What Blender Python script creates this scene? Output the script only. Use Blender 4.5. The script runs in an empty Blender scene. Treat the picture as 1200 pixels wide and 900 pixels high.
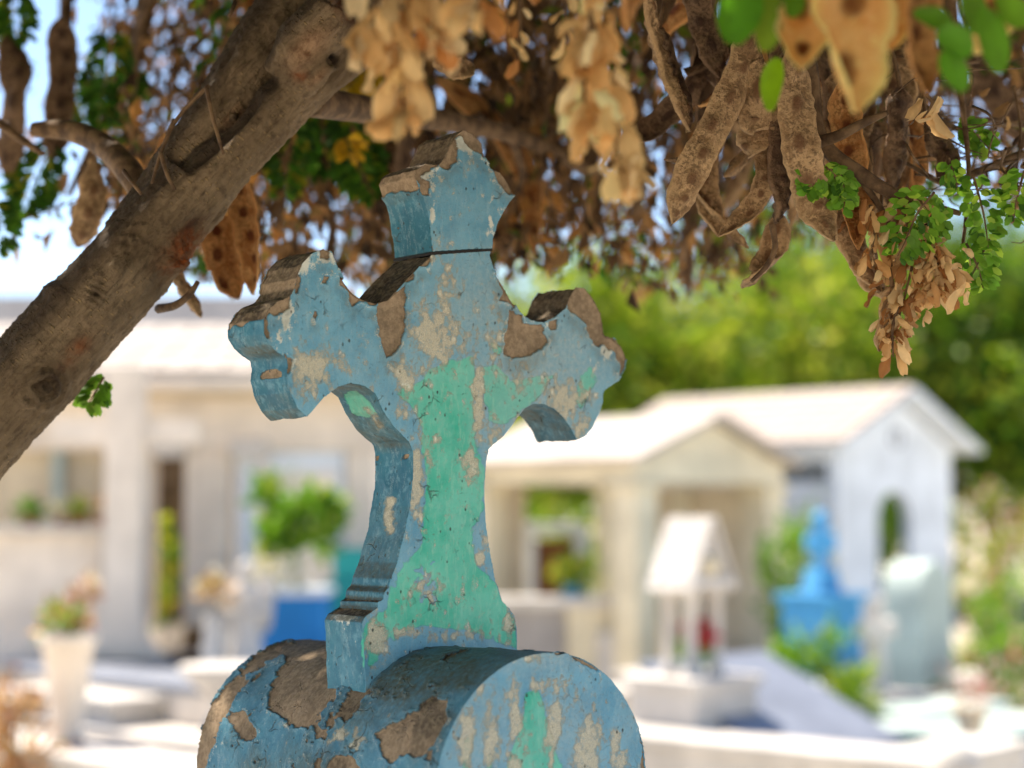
import bpy, bmesh, math, random
import numpy as np
from mathutils import Vector, Matrix

random.seed(7)
rng = np.random.default_rng(7)
SC = bpy.context.scene
COL = SC.collection
PI = math.pi

# ---------------------------------------------------------------- camera
F = 2100.0                    # focal length in photo pixels (1200 wide)
EYE = 1.5
HOR = 600.0                   # horizon row
PITCH = math.atan((HOR - 450.0) / F)
cam_d = bpy.data.cameras.new('camera')
cam = bpy.data.objects.new('camera', cam_d)
COL.objects.link(cam)
cam.location = (0, 0, EYE)
cam.rotation_euler = (PI / 2 + PITCH, 0, 0)
cam_d.sensor_width = 36.0
cam_d.lens = 36.0 * F / 1200.0
cam_d.clip_start = 0.05
cam_d.clip_end = 3000
cam_d.dof.use_dof = True
cam_d.dof.focus_distance = 1.97
APERTURE = 0.0255             # metres across
cam_d.dof.aperture_fstop = cam_d.lens / 1000.0 / APERTURE
SC.camera = cam

# ---------------------------------------------------------------- light
SUN_AZ = Vector((-0.70, 0.71)).normalized()
SUN_EL = math.radians(62)
world = bpy.data.worlds.new('World')
SC.world = world
world.use_nodes = True
wn = world.node_tree
for n_ in list(wn.nodes):
    wn.nodes.remove(n_)
wo = wn.nodes.new('ShaderNodeOutputWorld')
wb = wn.nodes.new('ShaderNodeBackground')
sky = wn.nodes.new('ShaderNodeTexSky')
sky.sky_type = 'NISHITA'
sky.sun_disc = False
sky.sun_elevation = SUN_EL
sky.sun_rotation = math.atan2(SUN_AZ.x, SUN_AZ.y)
sky.altitude = 1800
sky.air_density = 0.9
sky.dust_density = 0.25
sky.ozone_density = 1.4
wb.inputs['Strength'].default_value = 0.075
wn.links.new(sky.outputs[0], wb.inputs['Color'])
wn.links.new(wb.outputs[0], wo.inputs['Surface'])
sun_d = bpy.data.lights.new('sun', 'SUN')
sun_d.energy = 2.8
sun_d.angle = math.radians(0.53)
sun_d.color = (1.0, 0.93, 0.82)
sun = bpy.data.objects.new('sun', sun_d)
COL.objects.link(sun)
sdir = Vector((SUN_AZ.x * math.cos(SUN_EL), SUN_AZ.y * math.cos(SUN_EL), math.sin(SUN_EL)))
sun.rotation_euler = (-sdir).to_track_quat('-Z', 'Y').to_euler()
sun.location = (-4, 4, 9)
SC.view_settings.view_transform = 'Standard'
SC.view_settings.look = 'None'
SC.view_settings.gamma = 1.0
SC.view_settings.exposure = 2.08
SC.view_settings.use_white_balance = True
SC.view_settings.white_balance_temperature = 7050
SC.view_settings.use_curve_mapping = False
SC.cycles.use_denoising = True
SC.cycles.max_bounces = 8
SC.cycles.diffuse_bounces = 5
SC.cycles.transparent_max_bounces = 8
SC.cycles.sample_clamp_indirect = 8

# ---------------------------------------------------------------- pixel helpers
CP, SP = math.cos(PITCH), math.sin(PITCH)


def P(px, py, Y):
    """photo pixel + distance along the ground -> world point"""
    a, b = (px - 600.0) / F, (450.0 - py) / F
    dy, dz = CP - b * SP, SP + b * CP
    s = Y / dy
    return Vector((a * s, Y, EYE + dz * s))


def project(V):
    x, y, z = V[:, 0], V[:, 1], V[:, 2] - EYE
    d = y * CP + z * SP
    v = -y * SP + z * CP
    return 600 + F * x / d, 450 - F * v / d


def G(px, py, h=0.0):
    """photo pixel -> point where its ray meets height h"""
    a, b = (px - 600.0) / F, (450.0 - py) / F
    dy, dz = CP - b * SP, SP + b * CP
    s = (h - EYE) / dz
    return Vector((a * s, dy * s, h))


def srgb(r, g, b):
    f = lambda c: (c / 255 / 12.92) if c <= 10 else (((c / 255) + 0.055) / 1.055) ** 2.4
    return (f(r), f(g), f(b), 1.0)


# ---------------------------------------------------------------- numpy noise
def _h(ix, iy, iz, seed):
    n = (ix * 374761393 + iy * 668265263 + iz * 2147483647 + seed * 144665) & 0xffffffff
    n = ((n ^ (n >> 13)) * 1274126177) & 0xffffffff
    n = (n ^ (n >> 16)) & 0xffffff
    return n / float(0xffffff)


def vn(Pn, freq, seed=0):
    Q = Pn * freq
    i = np.floor(Q).astype(np.int64)
    f = Q - i
    f = f * f * (3 - 2 * f)
    r = 0
    for dx in (0, 1):
        wx = f[:, 0] if dx else 1 - f[:, 0]
        for dy in (0, 1):
            wy = f[:, 1] if dy else 1 - f[:, 1]
            for dz in (0, 1):
                wz = f[:, 2] if dz else 1 - f[:, 2]
                r = r + wx * wy * wz * _h(i[:, 0] + dx, i[:, 1] + dy, i[:, 2] + dz, seed)
    return r * 2 - 1


def fbm(Pn, freq, octv=4, seed=0, gain=0.5):
    r, a, t = 0, 1.0, 0
    for k in range(octv):
        r = r + a * vn(Pn, freq * 2 ** k, seed + k * 17)
        t += a
        a *= gain
    return r / t


def sstep(a, b, x):
    t = np.clip((x - a) / (b - a), 0, 1)
    return t * t * (3 - 2 * t)


def psdf(x, y, poly):
    """signed distance to a polygon, positive inside"""
    p = np.array(poly, float)
    q = np.roll(p, -1, 0)
    best = np.full(x.shape, 1e9)
    ins = np.zeros(x.shape, bool)
    for (ax, ay), (bx, by) in zip(p, q):
        ex, ey = bx - ax, by - ay
        t = np.clip(((x - ax) * ex + (y - ay) * ey) / (ex * ex + ey * ey + 1e-9), 0, 1)
        best = np.minimum(best, (x - ax - t * ex) ** 2 + (y - ay - t * ey) ** 2)
        if abs(ey) > 1e-9:
            c = ((ay > y) != (by > y)) & (x < (bx - ax) * (y - ay) / ey + ax)
            ins ^= c
    d = np.sqrt(best)
    return np.where(ins, d, -d)


def pline(x, y, pts, w):
    """w minus the distance to an open polyline"""
    best = np.full(x.shape, 1e9)
    for (ax, ay), (bx, by) in zip(pts[:-1], pts[1:]):
        ex, ey = bx - ax, by - ay
        t = np.clip(((x - ax) * ex + (y - ay) * ey) / (ex * ex + ey * ey + 1e-9), 0, 1)
        best = np.minimum(best, (x - ax - t * ex) ** 2 + (y - ay - t * ey) ** 2)
    return w - np.sqrt(best)


# ---------------------------------------------------------------- object helpers
def link(o, parent=None):
    COL.objects.link(o)
    if parent is not None:
        o.parent = parent
    return o


def props(o, label=None, cat=None, group=None, kind=None):
    if label:
        o['label'] = label
    if cat:
        o['category'] = cat
    if group:
        o['group'] = group
    if kind:
        o['kind'] = kind
    return o


def thing(name, label, cat, loc=(0, 0, 0), rotz=0.0, group=None):
    o = bpy.data.objects.new(name, None)
    o.empty_display_size = 0.1
    o.location = loc
    o.rotation_euler = (0, 0, rotz)
    link(o)
    return props(o, label, cat, group)


def obj(name, me, mat=None, parent=None):
    o = bpy.data.objects.new(name, me)
    if mat is not None and not me.materials:
        me.materials.append(mat)
    return link(o, parent)


def npmesh(name, V, Fc, smooth=True):
    """V (n,3); Fc (m,3) or (m,4) int array, or list of such"""
    V = np.asarray(V, np.float32)
    me = bpy.data.meshes.new(name)
    Fs = Fc if isinstance(Fc, list) else [Fc]
    Fs = [np.asarray(f, np.int32) for f in Fs if len(f)]
    me.vertices.add(len(V))
    me.vertices.foreach_set('co', V.ravel())
    nl = sum(f.size for f in Fs)
    npol = sum(len(f) for f in Fs)
    me.loops.add(nl)
    me.polygons.add(npol)
    me.loops.foreach_set('vertex_index', np.concatenate([f.ravel() for f in Fs]))
    st, tot, k = [], [], 0
    for f in Fs:
        st.append(k + np.arange(len(f)) * f.shape[1])
        tot.append(np.full(len(f), f.shape[1]))
        k += f.size
    me.polygons.foreach_set('loop_start', np.concatenate(st).astype(np.int32))
    me.polygons.foreach_set('loop_total', np.concatenate(tot).astype(np.int32))
    me.polygons.foreach_set('use_smooth', np.full(npol, smooth))
    me.update(calc_edges=True)
    me.validate()
    return me


def fattr(me, name, arr):
    a = me.attributes.new(name, 'FLOAT', 'POINT')
    a.data.foreach_set('value', np.asarray(arr, np.float32))


def bm_mesh(name, bm, smooth=False):
    bmesh.ops.recalc_face_normals(bm, faces=bm.faces)
    me = bpy.data.meshes.new(name)
    bm.to_mesh(me)
    bm.free()
    if smooth:
        me.polygons.foreach_set('use_smooth', [True] * len(me.polygons))
    me.update()
    return me


def box_bm(bm, c, s, rz=0.0, bev=0.0, rx=0.0):
    r = bmesh.ops.create_cube(bm, size=1.0)
    M = Matrix.Translation(c) @ Matrix.Rotation(rz, 4, 'Z') @ Matrix.Rotation(rx, 4, 'X') @ Matrix.Diagonal((*s, 1))
    bmesh.ops.transform(bm, matrix=M, verts=r['verts'])
    if bev > 0:
        es = list({e for v in r['verts'] for e in v.link_edges})
        bmesh.ops.bevel(bm, geom=es, offset=bev, segments=2, affect='EDGES', profile=0.6)


def box(name, parent, mat, c, s, rz=0.0, bev=0.012, rx=0.0):
    bm = bmesh.new()
    box_bm(bm, c, s, rz, min(bev, min(s) * 0.3), rx)
    return obj(name, bm_mesh(name, bm), mat, parent)


def lohi(name, parent, mat, lo, hi, bev=0.012):
    c = [(a + b) / 2 for a, b in zip(lo, hi)]
    s = [abs(b - a) for a, b in zip(lo, hi)]
    return box(name, parent, mat, c, s, 0, bev)


def prism_bm(bm, poly, y0, y1, bev=0.0):
    """poly in local x,z extruded from y0 to y1"""
    a = [bm.verts.new((x, y0, z)) for x, z in poly]
    b = [bm.verts.new((x, y1, z)) for x, z in poly]
    n = len(poly)
    fs = [bm.faces.new(a), bm.faces.new(list(reversed(b)))]
    for i in range(n):
        j = (i + 1) % n
        fs.append(bm.faces.new((a[j], a[i], b[i], b[j])))
    if bev:
        bmesh.ops.recalc_face_normals(bm, faces=fs)
        es = [e for e in fs[0].edges] + [e for e in fs[1].edges]
        bmesh.ops.bevel(bm, geom=es, offset=bev, segments=2, affect='EDGES', profile=0.6)


def prism(name, parent, mat, poly, y0, y1, bev=0.0):
    bm = bmesh.new()
    prism_bm(bm, poly, y0, y1, bev)
    return obj(name, bm_mesh(name, bm), mat, parent)


def lathe(name, parent, mat, prof, c=(0, 0, 0), n=28):
    """prof list of (radius, z)"""
    V, Fc = [], []
    for r, z in prof:
        for k in range(n):
            a = 2 * PI * k / n
            V.append((c[0] + r * math.cos(a), c[1] + r * math.sin(a), c[2] + z))
    for i in range(len(prof) - 1):
        for k in range(n):
            k2 = (k + 1) % n
            Fc.append((i * n + k, i * n + k2, (i + 1) * n + k2, (i + 1) * n + k))
    return obj(name, npmesh(name, V, np.array(Fc)), mat, parent)


def tube_np(pts, rad, n=8, cap=True):
    pts = np.array([tuple(p) for p in pts], float)
    rad = np.broadcast_to(np.array(rad, float), (len(pts),))
    T = np.gradient(pts, axis=0)
    T /= np.linalg.norm(T, axis=1)[:, None] + 1e-12
    up = np.array([0.3, 0.9, 0.2])
    A = np.cross(T, up)
    A /= np.linalg.norm(A, axis=1)[:, None] + 1e-12
    B = np.cross(T, A)
    ang = np.arange(n) * 2 * PI / n
    V = pts[:, None] + rad[:, None, None] * (A[:, None] * np.cos(ang)[None, :, None] + B[:, None] * np.sin(ang)[None, :, None])
    V = V.reshape(-1, 3)
    m = len(pts)
    i, k = np.meshgrid(np.arange(m - 1), np.arange(n), indexing='ij')
    k2 = (k + 1) % n
    Fq = np.stack([i * n + k, (i + 1) * n + k, (i + 1) * n + k2, i * n + k2], -1).reshape(-1, 4)
    Ft = []
    if cap:
        V = np.vstack([V, pts[:1], pts[-1:]])
        for k in range(n):
            Ft.append((m * n, k, (k + 1) % n))
            Ft.append((m * n + 1, (m - 1) * n + (k + 1) % n, (m - 1) * n + k))
    return V, Fq, np.array(Ft, int).reshape(-1, 3)


def spline(pts, n):
    """Catmull-Rom through pts"""
    p = np.array([tuple(q) for q in pts], float)
    p = np.vstack([2 * p[0] - p[1], p, 2 * p[-1] - p[-2]])
    out = []
    m = len(p) - 3
    for t in np.linspace(0, m, n):
        i = min(int(t), m - 1)
        u = t - i
        a, b, c, d = p[i:i + 4]
        out.append(0.5 * (2 * b + (c - a) * u + (2 * a - 5 * b + 4 * c - d) * u * u + (3 * b - a - 3 * c + d) * u ** 3))
    return np.array(out)


def tube(name, parent, mat, pts, rad, n=8, smooth_n=None):
    if smooth_n:
        rad = np.interp(np.linspace(0, 1, smooth_n), np.linspace(0, 1, len(pts)), np.broadcast_to(np.array(rad, float), (len(pts),)))
        pts = spline(pts, smooth_n)
    V, Fq, Ft = tube_np(pts, rad, n)
    return obj(name, npmesh(name, V, [Fq, Ft]), mat, parent)


# ---------------------------------------------------------------- materials
class NB:
    def __init__(self, name):
        self.m = bpy.data.materials.new(name)
        self.m.use_nodes = True
        self.nt = self.m.node_tree
        for n in list(self.nt.nodes):
            self.nt.nodes.remove(n)
        self.out = self.nt.nodes.new('ShaderNodeOutputMaterial')

    def n(self, t, ins=None, **pr):
        nd = self.nt.nodes.new('ShaderNode' + t)
        for k, v in pr.items():
            setattr(nd, k, v)
        for k, v in (ins or {}).items():
            s = nd.inputs[k]
            if hasattr(v, 'is_linked') or isinstance(v, bpy.types.NodeSocket):
                self.nt.links.new(v, s)
            else:
                s.default_value = v
        return nd

    def noise(self, scale, detail=4, rough=0.55, vec=None, dist=0.0):
        if vec is None:
            vec = self.coord()
        return self.n('TexNoise', {'Vector': vec, 'Scale': scale, 'Detail': detail, 'Roughness': rough, 'Distortion': dist}).outputs[0]

    def coord(self):
        if not hasattr(self, '_c'):
            self._c = self.n('TexCoord').outputs['Object']
        return self._c

    def mapping(self, sc):
        return self.n('Mapping', {'Vector': self.coord(), 'Scale': sc}).outputs[0]

    def attr(self, name):
        return self.n('Attribute', attribute_name=name).outputs['Fac']

    def acol(self, name):
        return self.n('Attribute', attribute_name=name).outputs['Color']

    def math(self, op, a, b=0.0, clamp=False):
        return self.n('Math', {0: a, 1: b}, operation=op, use_clamp=clamp).outputs[0]

    def rng(self, x, a, b, c=0.0, d=1.0, smooth=True):
        return self.n('MapRange', {'Value': x, 'From Min': a, 'From Max': b, 'To Min': c, 'To Max': d},
                      interpolation_type='SMOOTHSTEP' if smooth else 'LINEAR').outputs[0]

    def mix(self, f, a, b, blend='MIX'):
        nd = self.nt.nodes.new('ShaderNodeMix')
        nd.data_type = 'RGBA'
        nd.blend_type = blend
        for s, v in ((nd.inputs[0], f), (nd.inputs[6], a), (nd.inputs[7], b)):
            if isinstance(v, bpy.types.NodeSocket):
                self.nt.links.new(v, s)
            else:
                s.default_value = v
        return nd.outputs[2]

    def bump(self, h, dist, strength=1.0, normal=None):
        d = {'Height': h, 'Distance': dist, 'Strength': strength}
        if normal is not None:
            d['Normal'] = normal
        return self.n('Bump', d).outputs[0]

    def bsdf(self, col, rough=0.7, normal=None, spec=0.3):
        d = {'Base Color': col, 'Roughness': rough, 'Specular IOR Level': spec}
        if normal is not None:
            d['Normal'] = normal
        return self.n('BsdfPrincipled', d).outputs[0]

    def done(self, sh):
        self.nt.links.new(sh, self.out.inputs['Surface'])
        return self.m


def mul(c, k):
    return (min(c[0] * k, 1), min(c[1] * k, 1), min(c[2] * k, 1), 1)


def plaster(name, c, var=0.14, scale=3.0, rough=0.75, dirt=0.35, dirtcol=None):
    b = NB(name)
    n1 = b.noise(scale, 5, 0.6)
    n2 = b.noise(scale * 9, 4, 0.6)
    n3 = b.noise(1.0, 5, 0.65, vec=b.mapping((scale * 2.5, scale * 2.5, scale * 0.5)))
    col = b.mix(b.rng(n1, 0.3, 0.7), mul(c, 1 - var), mul(c, 1 + var))
    dc = dirtcol or mul(c, 0.55)
    col = b.mix(b.math('MULTIPLY', b.rng(n3, 0.52, 0.75), dirt), col, dc)
    col = b.mix(b.math('MULTIPLY', b.rng(n2, 0.5, 0.8), 0.18), col, mul(c, 0.7))
    return b.done(b.bsdf(col, rough, b.bump(n2, 0.006, 0.5)))


M_white = plaster('white_plaster', srgb(200, 194, 188))
M_cream = plaster('cream_plaster', srgb(216, 204, 178), dirt=0.25)
M_pink = plaster('pinkish_plaster', srgb(226, 213, 199))
M_beige = plaster('beige_plaster', srgb(206, 190, 164))
M_bluewhite = plaster('bluish_white_paint', srgb(214, 221, 230), dirt=0.2)
M_grey = plaster('grey_cement', srgb(150, 146, 145))
M_dark = plaster('dark_interior', srgb(92, 76, 58))
M_blue = plaster('blue_paint', srgb(30, 122, 188), dirt=0.15)
M_blue2 = plaster('sky_blue_paint', srgb(74, 156, 206), dirt=0.15)
M_teal = plaster('teal_paint', srgb(40, 158, 160), dirt=0.2)
M_paleteal = plaster('pale_teal_stone', srgb(170, 184, 180), dirt=0.3)
M_slate = plaster('slate_blue_slab', srgb(122, 128, 142), rough=0.5, dirt=0.2)
M_tile = plaster('pink_clay_tile', srgb(176, 162, 152), var=0.2, scale=6)
M_roofw = plaster('white_roof_wash', srgb(178, 168, 160), dirt=0.2)
M_terra = plaster('terracotta', srgb(176, 112, 78))
M_brownwood = plaster('brown_wood', srgb(120, 78, 42), scale=8)
M_far = plaster('far_grey_roof', srgb(158, 156, 160))


def m_ground():
    b = NB('pale_dry_earth')
    n1 = b.noise(0.35, 6, 0.6)
    n2 = b.noise(6, 6, 0.7)
    n3 = b.noise(60, 3, 0.6)
    c = b.mix(b.rng(n1, 0.35, 0.65), srgb(196, 186, 168), srgb(212, 204, 188))
    c = b.mix(b.rng(n2, 0.45, 0.7), c, srgb(172, 158, 136))
    return b.done(b.bsdf(c, 0.9, b.bump(b.math('ADD', n2, b.math('MULTIPLY', n3, 0.3)), 0.02, 0.7), 0.2))


M_ground = m_ground()


def m_leaf(name, trans=0.45, rough=0.5):
    """colour from the per-leaf tint attribute"""
    b = NB(name)
    t = b.acol('tint')
    n = b.noise(60, 3)
    c = b.mix(b.rng(n, 0.35, 0.7, 0.0, 0.22), t, (0.02, 0.015, 0.008, 1), 'MIX')
    p = b.bsdf(c, rough, None, 0.35)
    tr = b.n('BsdfTranslucent', {'Color': c}).outputs[0]
    mx = b.n('MixShader', {0: trans, 1: p, 2: tr}).outputs[0]
    return b.done(mx)


M_leaf = m_leaf('leaf_blades')
M_dry = m_leaf('dried_leaf_blades', 0.42, 0.65)


def m_pod(name, c1, c2, c3, spec=0.3, tr=0.0, dk=0.75):
    b = NB(name)
    n1 = b.noise(45, 5, 0.7, dist=0.6)
    n2 = b.noise(240, 4, 0.65)
    n3 = b.noise(14, 3)
    seed = b.attr('seed')
    c = b.mix(b.rng(n1, 0.42, 0.58), c1, c2)
    c = b.mix(b.rng(n3, 0.5, 0.72, 0, 0.5), c, mul(c2, 1.3))
    c = b.mix(b.math('MULTIPLY', b.rng(n2, 0.47, 0.6), b.rng(n3, 0.3, 0.6, 0.45 * dk, dk)), c, mul(c1, 0.5))
    n4 = b.noise(110, 4, 0.7, dist=0.8)
    c = b.mix(b.rng(n4, 0.56, 0.68, 0, 0.6), c, mul(c2, 1.5))
    c = b.mix(b.math('MULTIPLY', b.rng(seed, 0.35, 0.8), b.rng(n1, 0.3, 0.6, 0.7, 1.0)), c, c3)
    rim = b.attr('rim')
    c = b.mix(b.math('MULTIPLY', rim, 0.85 if tr else 0.5), c, mul(c2, 1.5))
    nm = b.bump(b.math('ADD', b.math('ADD', n1, n4), b.math('MULTIPLY', n2, 0.7)), 0.004, 1.0)
    p = b.bsdf(c, 0.72, nm, spec)
    if tr:
        t = b.n('BsdfTranslucent', {'Color': c}).outputs[0]
        p = b.n('MixShader', {0: tr, 1: p, 2: t}).outputs[0]
    return b.done(p)


M_pod = m_pod('woody_pod_shell', srgb(138, 106, 74), srgb(182, 148, 110), srgb(112, 78, 52))
M_podd = m_pod('dark_pod_shell', srgb(92, 68, 50), srgb(132, 104, 80), srgb(64, 42, 30))
M_podo = m_pod('orange_pod_lining', srgb(170, 108, 56), srgb(206, 154, 98), srgb(104, 50, 22), tr=0.2, dk=.6)
M_podc = m_pod('cream_pod_lining', srgb(242, 188, 116), srgb(248, 206, 142), srgb(130, 76, 34), tr=0.4, dk=.12)


def m_bark():
    b = NB('grey_brown_bark')
    g = b.attr('grime_shade')
    red = b.attr('red')
    kn = b.attr('knot')
    n1 = b.noise(9, 5, 0.6)
    n2 = b.noise(60, 6, 0.7)
    st = b.noise(1.0, 5, 0.65, vec=b.n('VectorRotate', {'Vector': b.coord(), 'Axis': (0, 1, 0), 'Angle': math.radians(47)}).outputs[0])
    vr = b.n('Mapping', {'Vector': b.n('VectorRotate', {'Vector': b.coord(), 'Axis': (0, 1, 0), 'Angle': math.radians(47)}).outputs[0], 'Scale': (30, 110, 160)}).outputs[0]
    st = b.noise(1.0, 5, 0.65, vec=vr)
    # lenticels: small raised pale specks lying across the limb
    vr2 = b.n('Mapping', {'Vector': b.n('VectorRotate', {'Vector': b.coord(), 'Axis': (0, 1, 0), 'Angle': math.radians(47)}).outputs[0], 'Scale': (330, 330, 120)}).outputs[0]
    vo = b.n('TexVoronoi', {'Vector': vr2, 'Scale': 0.55, 'Randomness': 1.0})
    len_ = b.math('MULTIPLY', b.rng(vo.outputs['Distance'], 0.12, 0.3, 1, 0), b.rng(n1, 0.42, 0.6))
    c = b.mix(b.rng(n1, 0.32, 0.68), srgb(110, 91, 69), srgb(150, 127, 100))
    c = b.mix(b.rng(st, 0.45, 0.7, 0, 0.7), c, srgb(84, 66, 48))
    c = b.mix(b.rng(n2, 0.52, 0.7, 0, 0.6), c, srgb(60, 45, 33))
    c = b.mix(b.math('MULTIPLY', len_, 0.8), c, srgb(190, 158, 112))
    c = b.mix(b.math('MULTIPLY', g, 0.85), c, srgb(44, 33, 26))  # dark tone shared by grime and the shade painted on the upper side
    c = b.mix(kn, c, b.mix(b.rng(n2, 0.4, 0.6), srgb(176, 140, 108), srgb(120, 82, 56)))
    c = b.mix(b.math('MULTIPLY', red, b.rng(n2, 0.35, 0.6, 0.3, 1)), c, srgb(140, 70, 28))
    h = b.math('ADD', b.math('MULTIPLY', st, 0.7), b.math('ADD', b.math('MULTIPLY', n2, 0.6), b.math('MULTIPLY', len_, 0.35)))
    return b.done(b.bsdf(c, 0.82, b.bump(h, 0.011, 1.0), 0.25))


M_bark = m_bark()


def m_twig():
    b = NB('twig_bark')
    n = b.noise(50, 4, 0.6)
    c = b.mix(b.rng(n, 0.35, 0.65), srgb(74, 54, 38), srgb(118, 92, 66))
    return b.done(b.bsdf(c, 0.8, b.bump(n, 0.003, 0.8)))


M_twig = m_twig()


def m_cross(name, vault=False):
    """flaking paint layers over concrete, driven by per-vertex wear masks"""
    b = NB(name)
    fine = b.noise(520, 4, 0.7)
    mid = b.noise(170, 4, 0.65)
    low = b.noise(22, 4, 0.6)
    strk = b.noise(1.0, 5, 0.7, vec=b.mapping((150, 150, 42)))
    vfine = b.noise(1150, 3, 0.7)
    jit = b.math('SUBTRACT', b.math('ADD', b.math('ADD', b.math('MULTIPLY', fine, 2.6), b.math('MULTIPLY', vfine, 2.2)), b.math('MULTIPLY', mid, 1.8)), 3.3)

    def m(att, w=0.5, j=1.0, off=0.0):
        return b.rng(b.math('ADD', b.attr(att), b.math('MULTIPLY', jit, j)), off - w, off + w)
    peel = m('peel', 0.35, 0.8)
    green = m('green', 0.6, 1.3)
    cream = m('cream', 0.9, 4.2)
    white = m('white', 0.8, 4.0)
    fade = b.attr('fade')
    deep = b.attr('deep')
    grime_shade = b.attr('grime_shade')
    blue = b.mix(b.rng(low, 0.3, 0.7), srgb(90, 150, 178), srgb(116, 172, 196))
    blue = b.mix(fade, blue, b.mix(b.rng(mid, 0.35, 0.65), srgb(130, 164, 178), srgb(156, 178, 184)))
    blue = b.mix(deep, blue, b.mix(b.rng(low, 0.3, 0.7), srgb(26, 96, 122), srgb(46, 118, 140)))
    blue = b.mix(b.math('MULTIPLY', b.rng(strk, 0.5, 0.66), b.rng(vfine, 0.4, 0.62, 0, 0.5)), blue, srgb(176, 198, 202))
    blue = b.mix(b.rng(fine, 0.54, 0.68, 0, 0.5), blue, srgb(50, 98, 124))
    blue = b.mix(b.rng(b.noise(75, 4, 0.7), 0.5, 0.68, 0, 0.5), blue, srgb(120, 170, 188))
    gr = b.mix(b.rng(low, 0.32, 0.66), srgb(42, 176, 150), srgb(100, 196, 174))
    gr = b.mix(fade, gr, srgb(112, 184, 172))
    gr = b.mix(b.rng(strk, 0.48, 0.7, 0, 0.5), gr, srgb(150, 204, 184))
    gr = b.mix(b.rng(mid, 0.6, 0.72, 0, 0.45), gr, srgb(28, 120, 98))
    paint = b.mix(green, blue, gr)
    halo = b.rng(b.math('ADD', b.attr('cream'), b.math('MULTIPLY', jit, 1.5)), -3.2, 1.5, 0, 0.55)
    paint = b.mix(halo, paint, srgb(186, 192, 180))
    paint = b.mix(b.math('MULTIPLY', cream, 0.9), paint, b.mix(b.rng(vfine, 0.38, 0.62), b.mix(b.rng(mid, 0.35, 0.65), srgb(238, 228, 204), srgb(214, 202, 174)), b.mix(b.rng(fine, 0.4, 0.6), srgb(186, 176, 154), srgb(140, 136, 124))))
    paint = b.mix(white, paint, srgb(214, 216, 206))
    # hairline cracks where the paint lifts
    vc = b.n('TexVoronoi', {'Vector': b.n('VectorMath', {0: b.coord(), 1: b.n('VectorMath', {0: b.n('TexNoise', {'Vector': b.coord(), 'Scale': 60, 'Detail': 3}).outputs['Color'], 1: (0.02, 0.02, 0.02)}, operation='MULTIPLY').outputs[0]}, operation='ADD').outputs[0], 'Scale': 34.0}, feature='DISTANCE_TO_EDGE')
    ck = b.math('MULTIPLY', b.rng(vc.outputs['Distance'], 0.0, 0.045, 1, 0), b.rng(b.noise(26, 3, 0.6), 0.52 if vault else 0.56, 0.64 if vault else 0.68))
    ck = b.math('MULTIPLY', ck, b.attr('crack'))
    # small pits
    vp = b.n('TexVoronoi', {'Vector': b.mapping((210, 210, 150)), 'Scale': 0.6})
    pit = b.math('MULTIPLY', b.rng(vp.outputs['Distance'], 0.1, 0.22, 1, 0), b.rng(b.noise(40, 2), 0.52, 0.62))
    paint = b.mix(b.math('MULTIPLY', b.math('MAXIMUM', ck, pit), 0.85), paint, srgb(58, 66, 62))
    conc = b.mix(b.rng(mid, 0.3, 0.7), srgb(146, 124, 100), srgb(176, 152, 126))
    conc = b.mix(b.rng(low, 0.4, 0.7, 0, 0.5), conc, srgb(120, 104, 88))
    conc = b.mix(b.rng(fine, 0.56, 0.7, 0, 0.5), conc, srgb(92, 72, 54))
    lich = b.mix(b.rng(mid, 0.42, 0.62), srgb(64, 53, 42), srgb(112, 98, 78))
    conc = b.mix(b.math('MULTIPLY', grime_shade, b.rng(low, 0.25, 0.6, 0.6, 1.0)), conc, lich)
    paint = b.mix(b.math('MULTIPLY', grime_shade, b.rng(mid, 0.3, 0.6, 0.45, 0.92)), paint, srgb(80, 80, 64))
    col = b.mix(peel, paint, conc)
    h = b.math('ADD', b.math('MULTIPLY', fine, 0.25), b.math('MULTIPLY', mid, 0.25))
    h = b.math('ADD', h, b.math('MULTIPLY', b.math('SUBTRACT', 1.0, peel), 0.9))
    h = b.math('SUBTRACT', h, b.math('MULTIPLY', cream, 0.3))
    h = b.math('SUBTRACT', h, b.math('MULTIPLY', b.math('MAXIMUM', ck, pit), 0.8))
    h = b.math('SUBTRACT', h, b.math('MULTIPLY', green, 0.25))
    rough = b.math('ADD', 0.62, b.math('MULTIPLY', peel, 0.25))
    return b.done(b.bsdf(col, rough, b.bump(h, 0.0016, 0.9), 0.3))


M_cross = m_cross('flaking_blue_paint_cross')
M_vault = m_cross('flaking_blue_paint_vault', True)
b_ = NB('black_joint')
M_black = b_.done(b_.bsdf(b_.mix(b_.rng(b_.noise(200), 0.4, 0.6), srgb(22, 20, 20), srgb(40, 34, 30)), 0.6))

# ================================================================ GROUND
def ground():
    xs = np.concatenate([np.linspace(-400, -12, 30), np.linspace(-11, 14, 101), np.linspace(16, 400, 30)])
    ys = np.concatenate([np.linspace(-300, -7, 24), np.linspace(-6, 26, 129), np.linspace(28, 900, 40)])
    X, Yg = np.meshgrid(xs, ys, indexing='ij')
    Pn = np.stack([X.ravel(), Yg.ravel(), 0 * X.ravel()], 1)
    near = np.exp(-((X.ravel() / 30) ** 2 + (Yg.ravel() / 40) ** 2))
    Z = 0.03 * fbm(Pn, 0.9, 3, 3) * near - 0.02
    V = np.stack([X.ravel(), Yg.ravel(), Z], 1)
    a, b = X.shape
    i, j = np.meshgrid(np.arange(a - 1), np.arange(b - 1), indexing='ij')
    Fq = np.stack([i * b + j, (i + 1) * b + j, (i + 1) * b + j + 1, i * b + j + 1], -1).reshape(-1, 4)
    o = obj('ground', npmesh('ground', V, Fq), M_ground)
    o['kind'] = 'structure'


ground()

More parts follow.
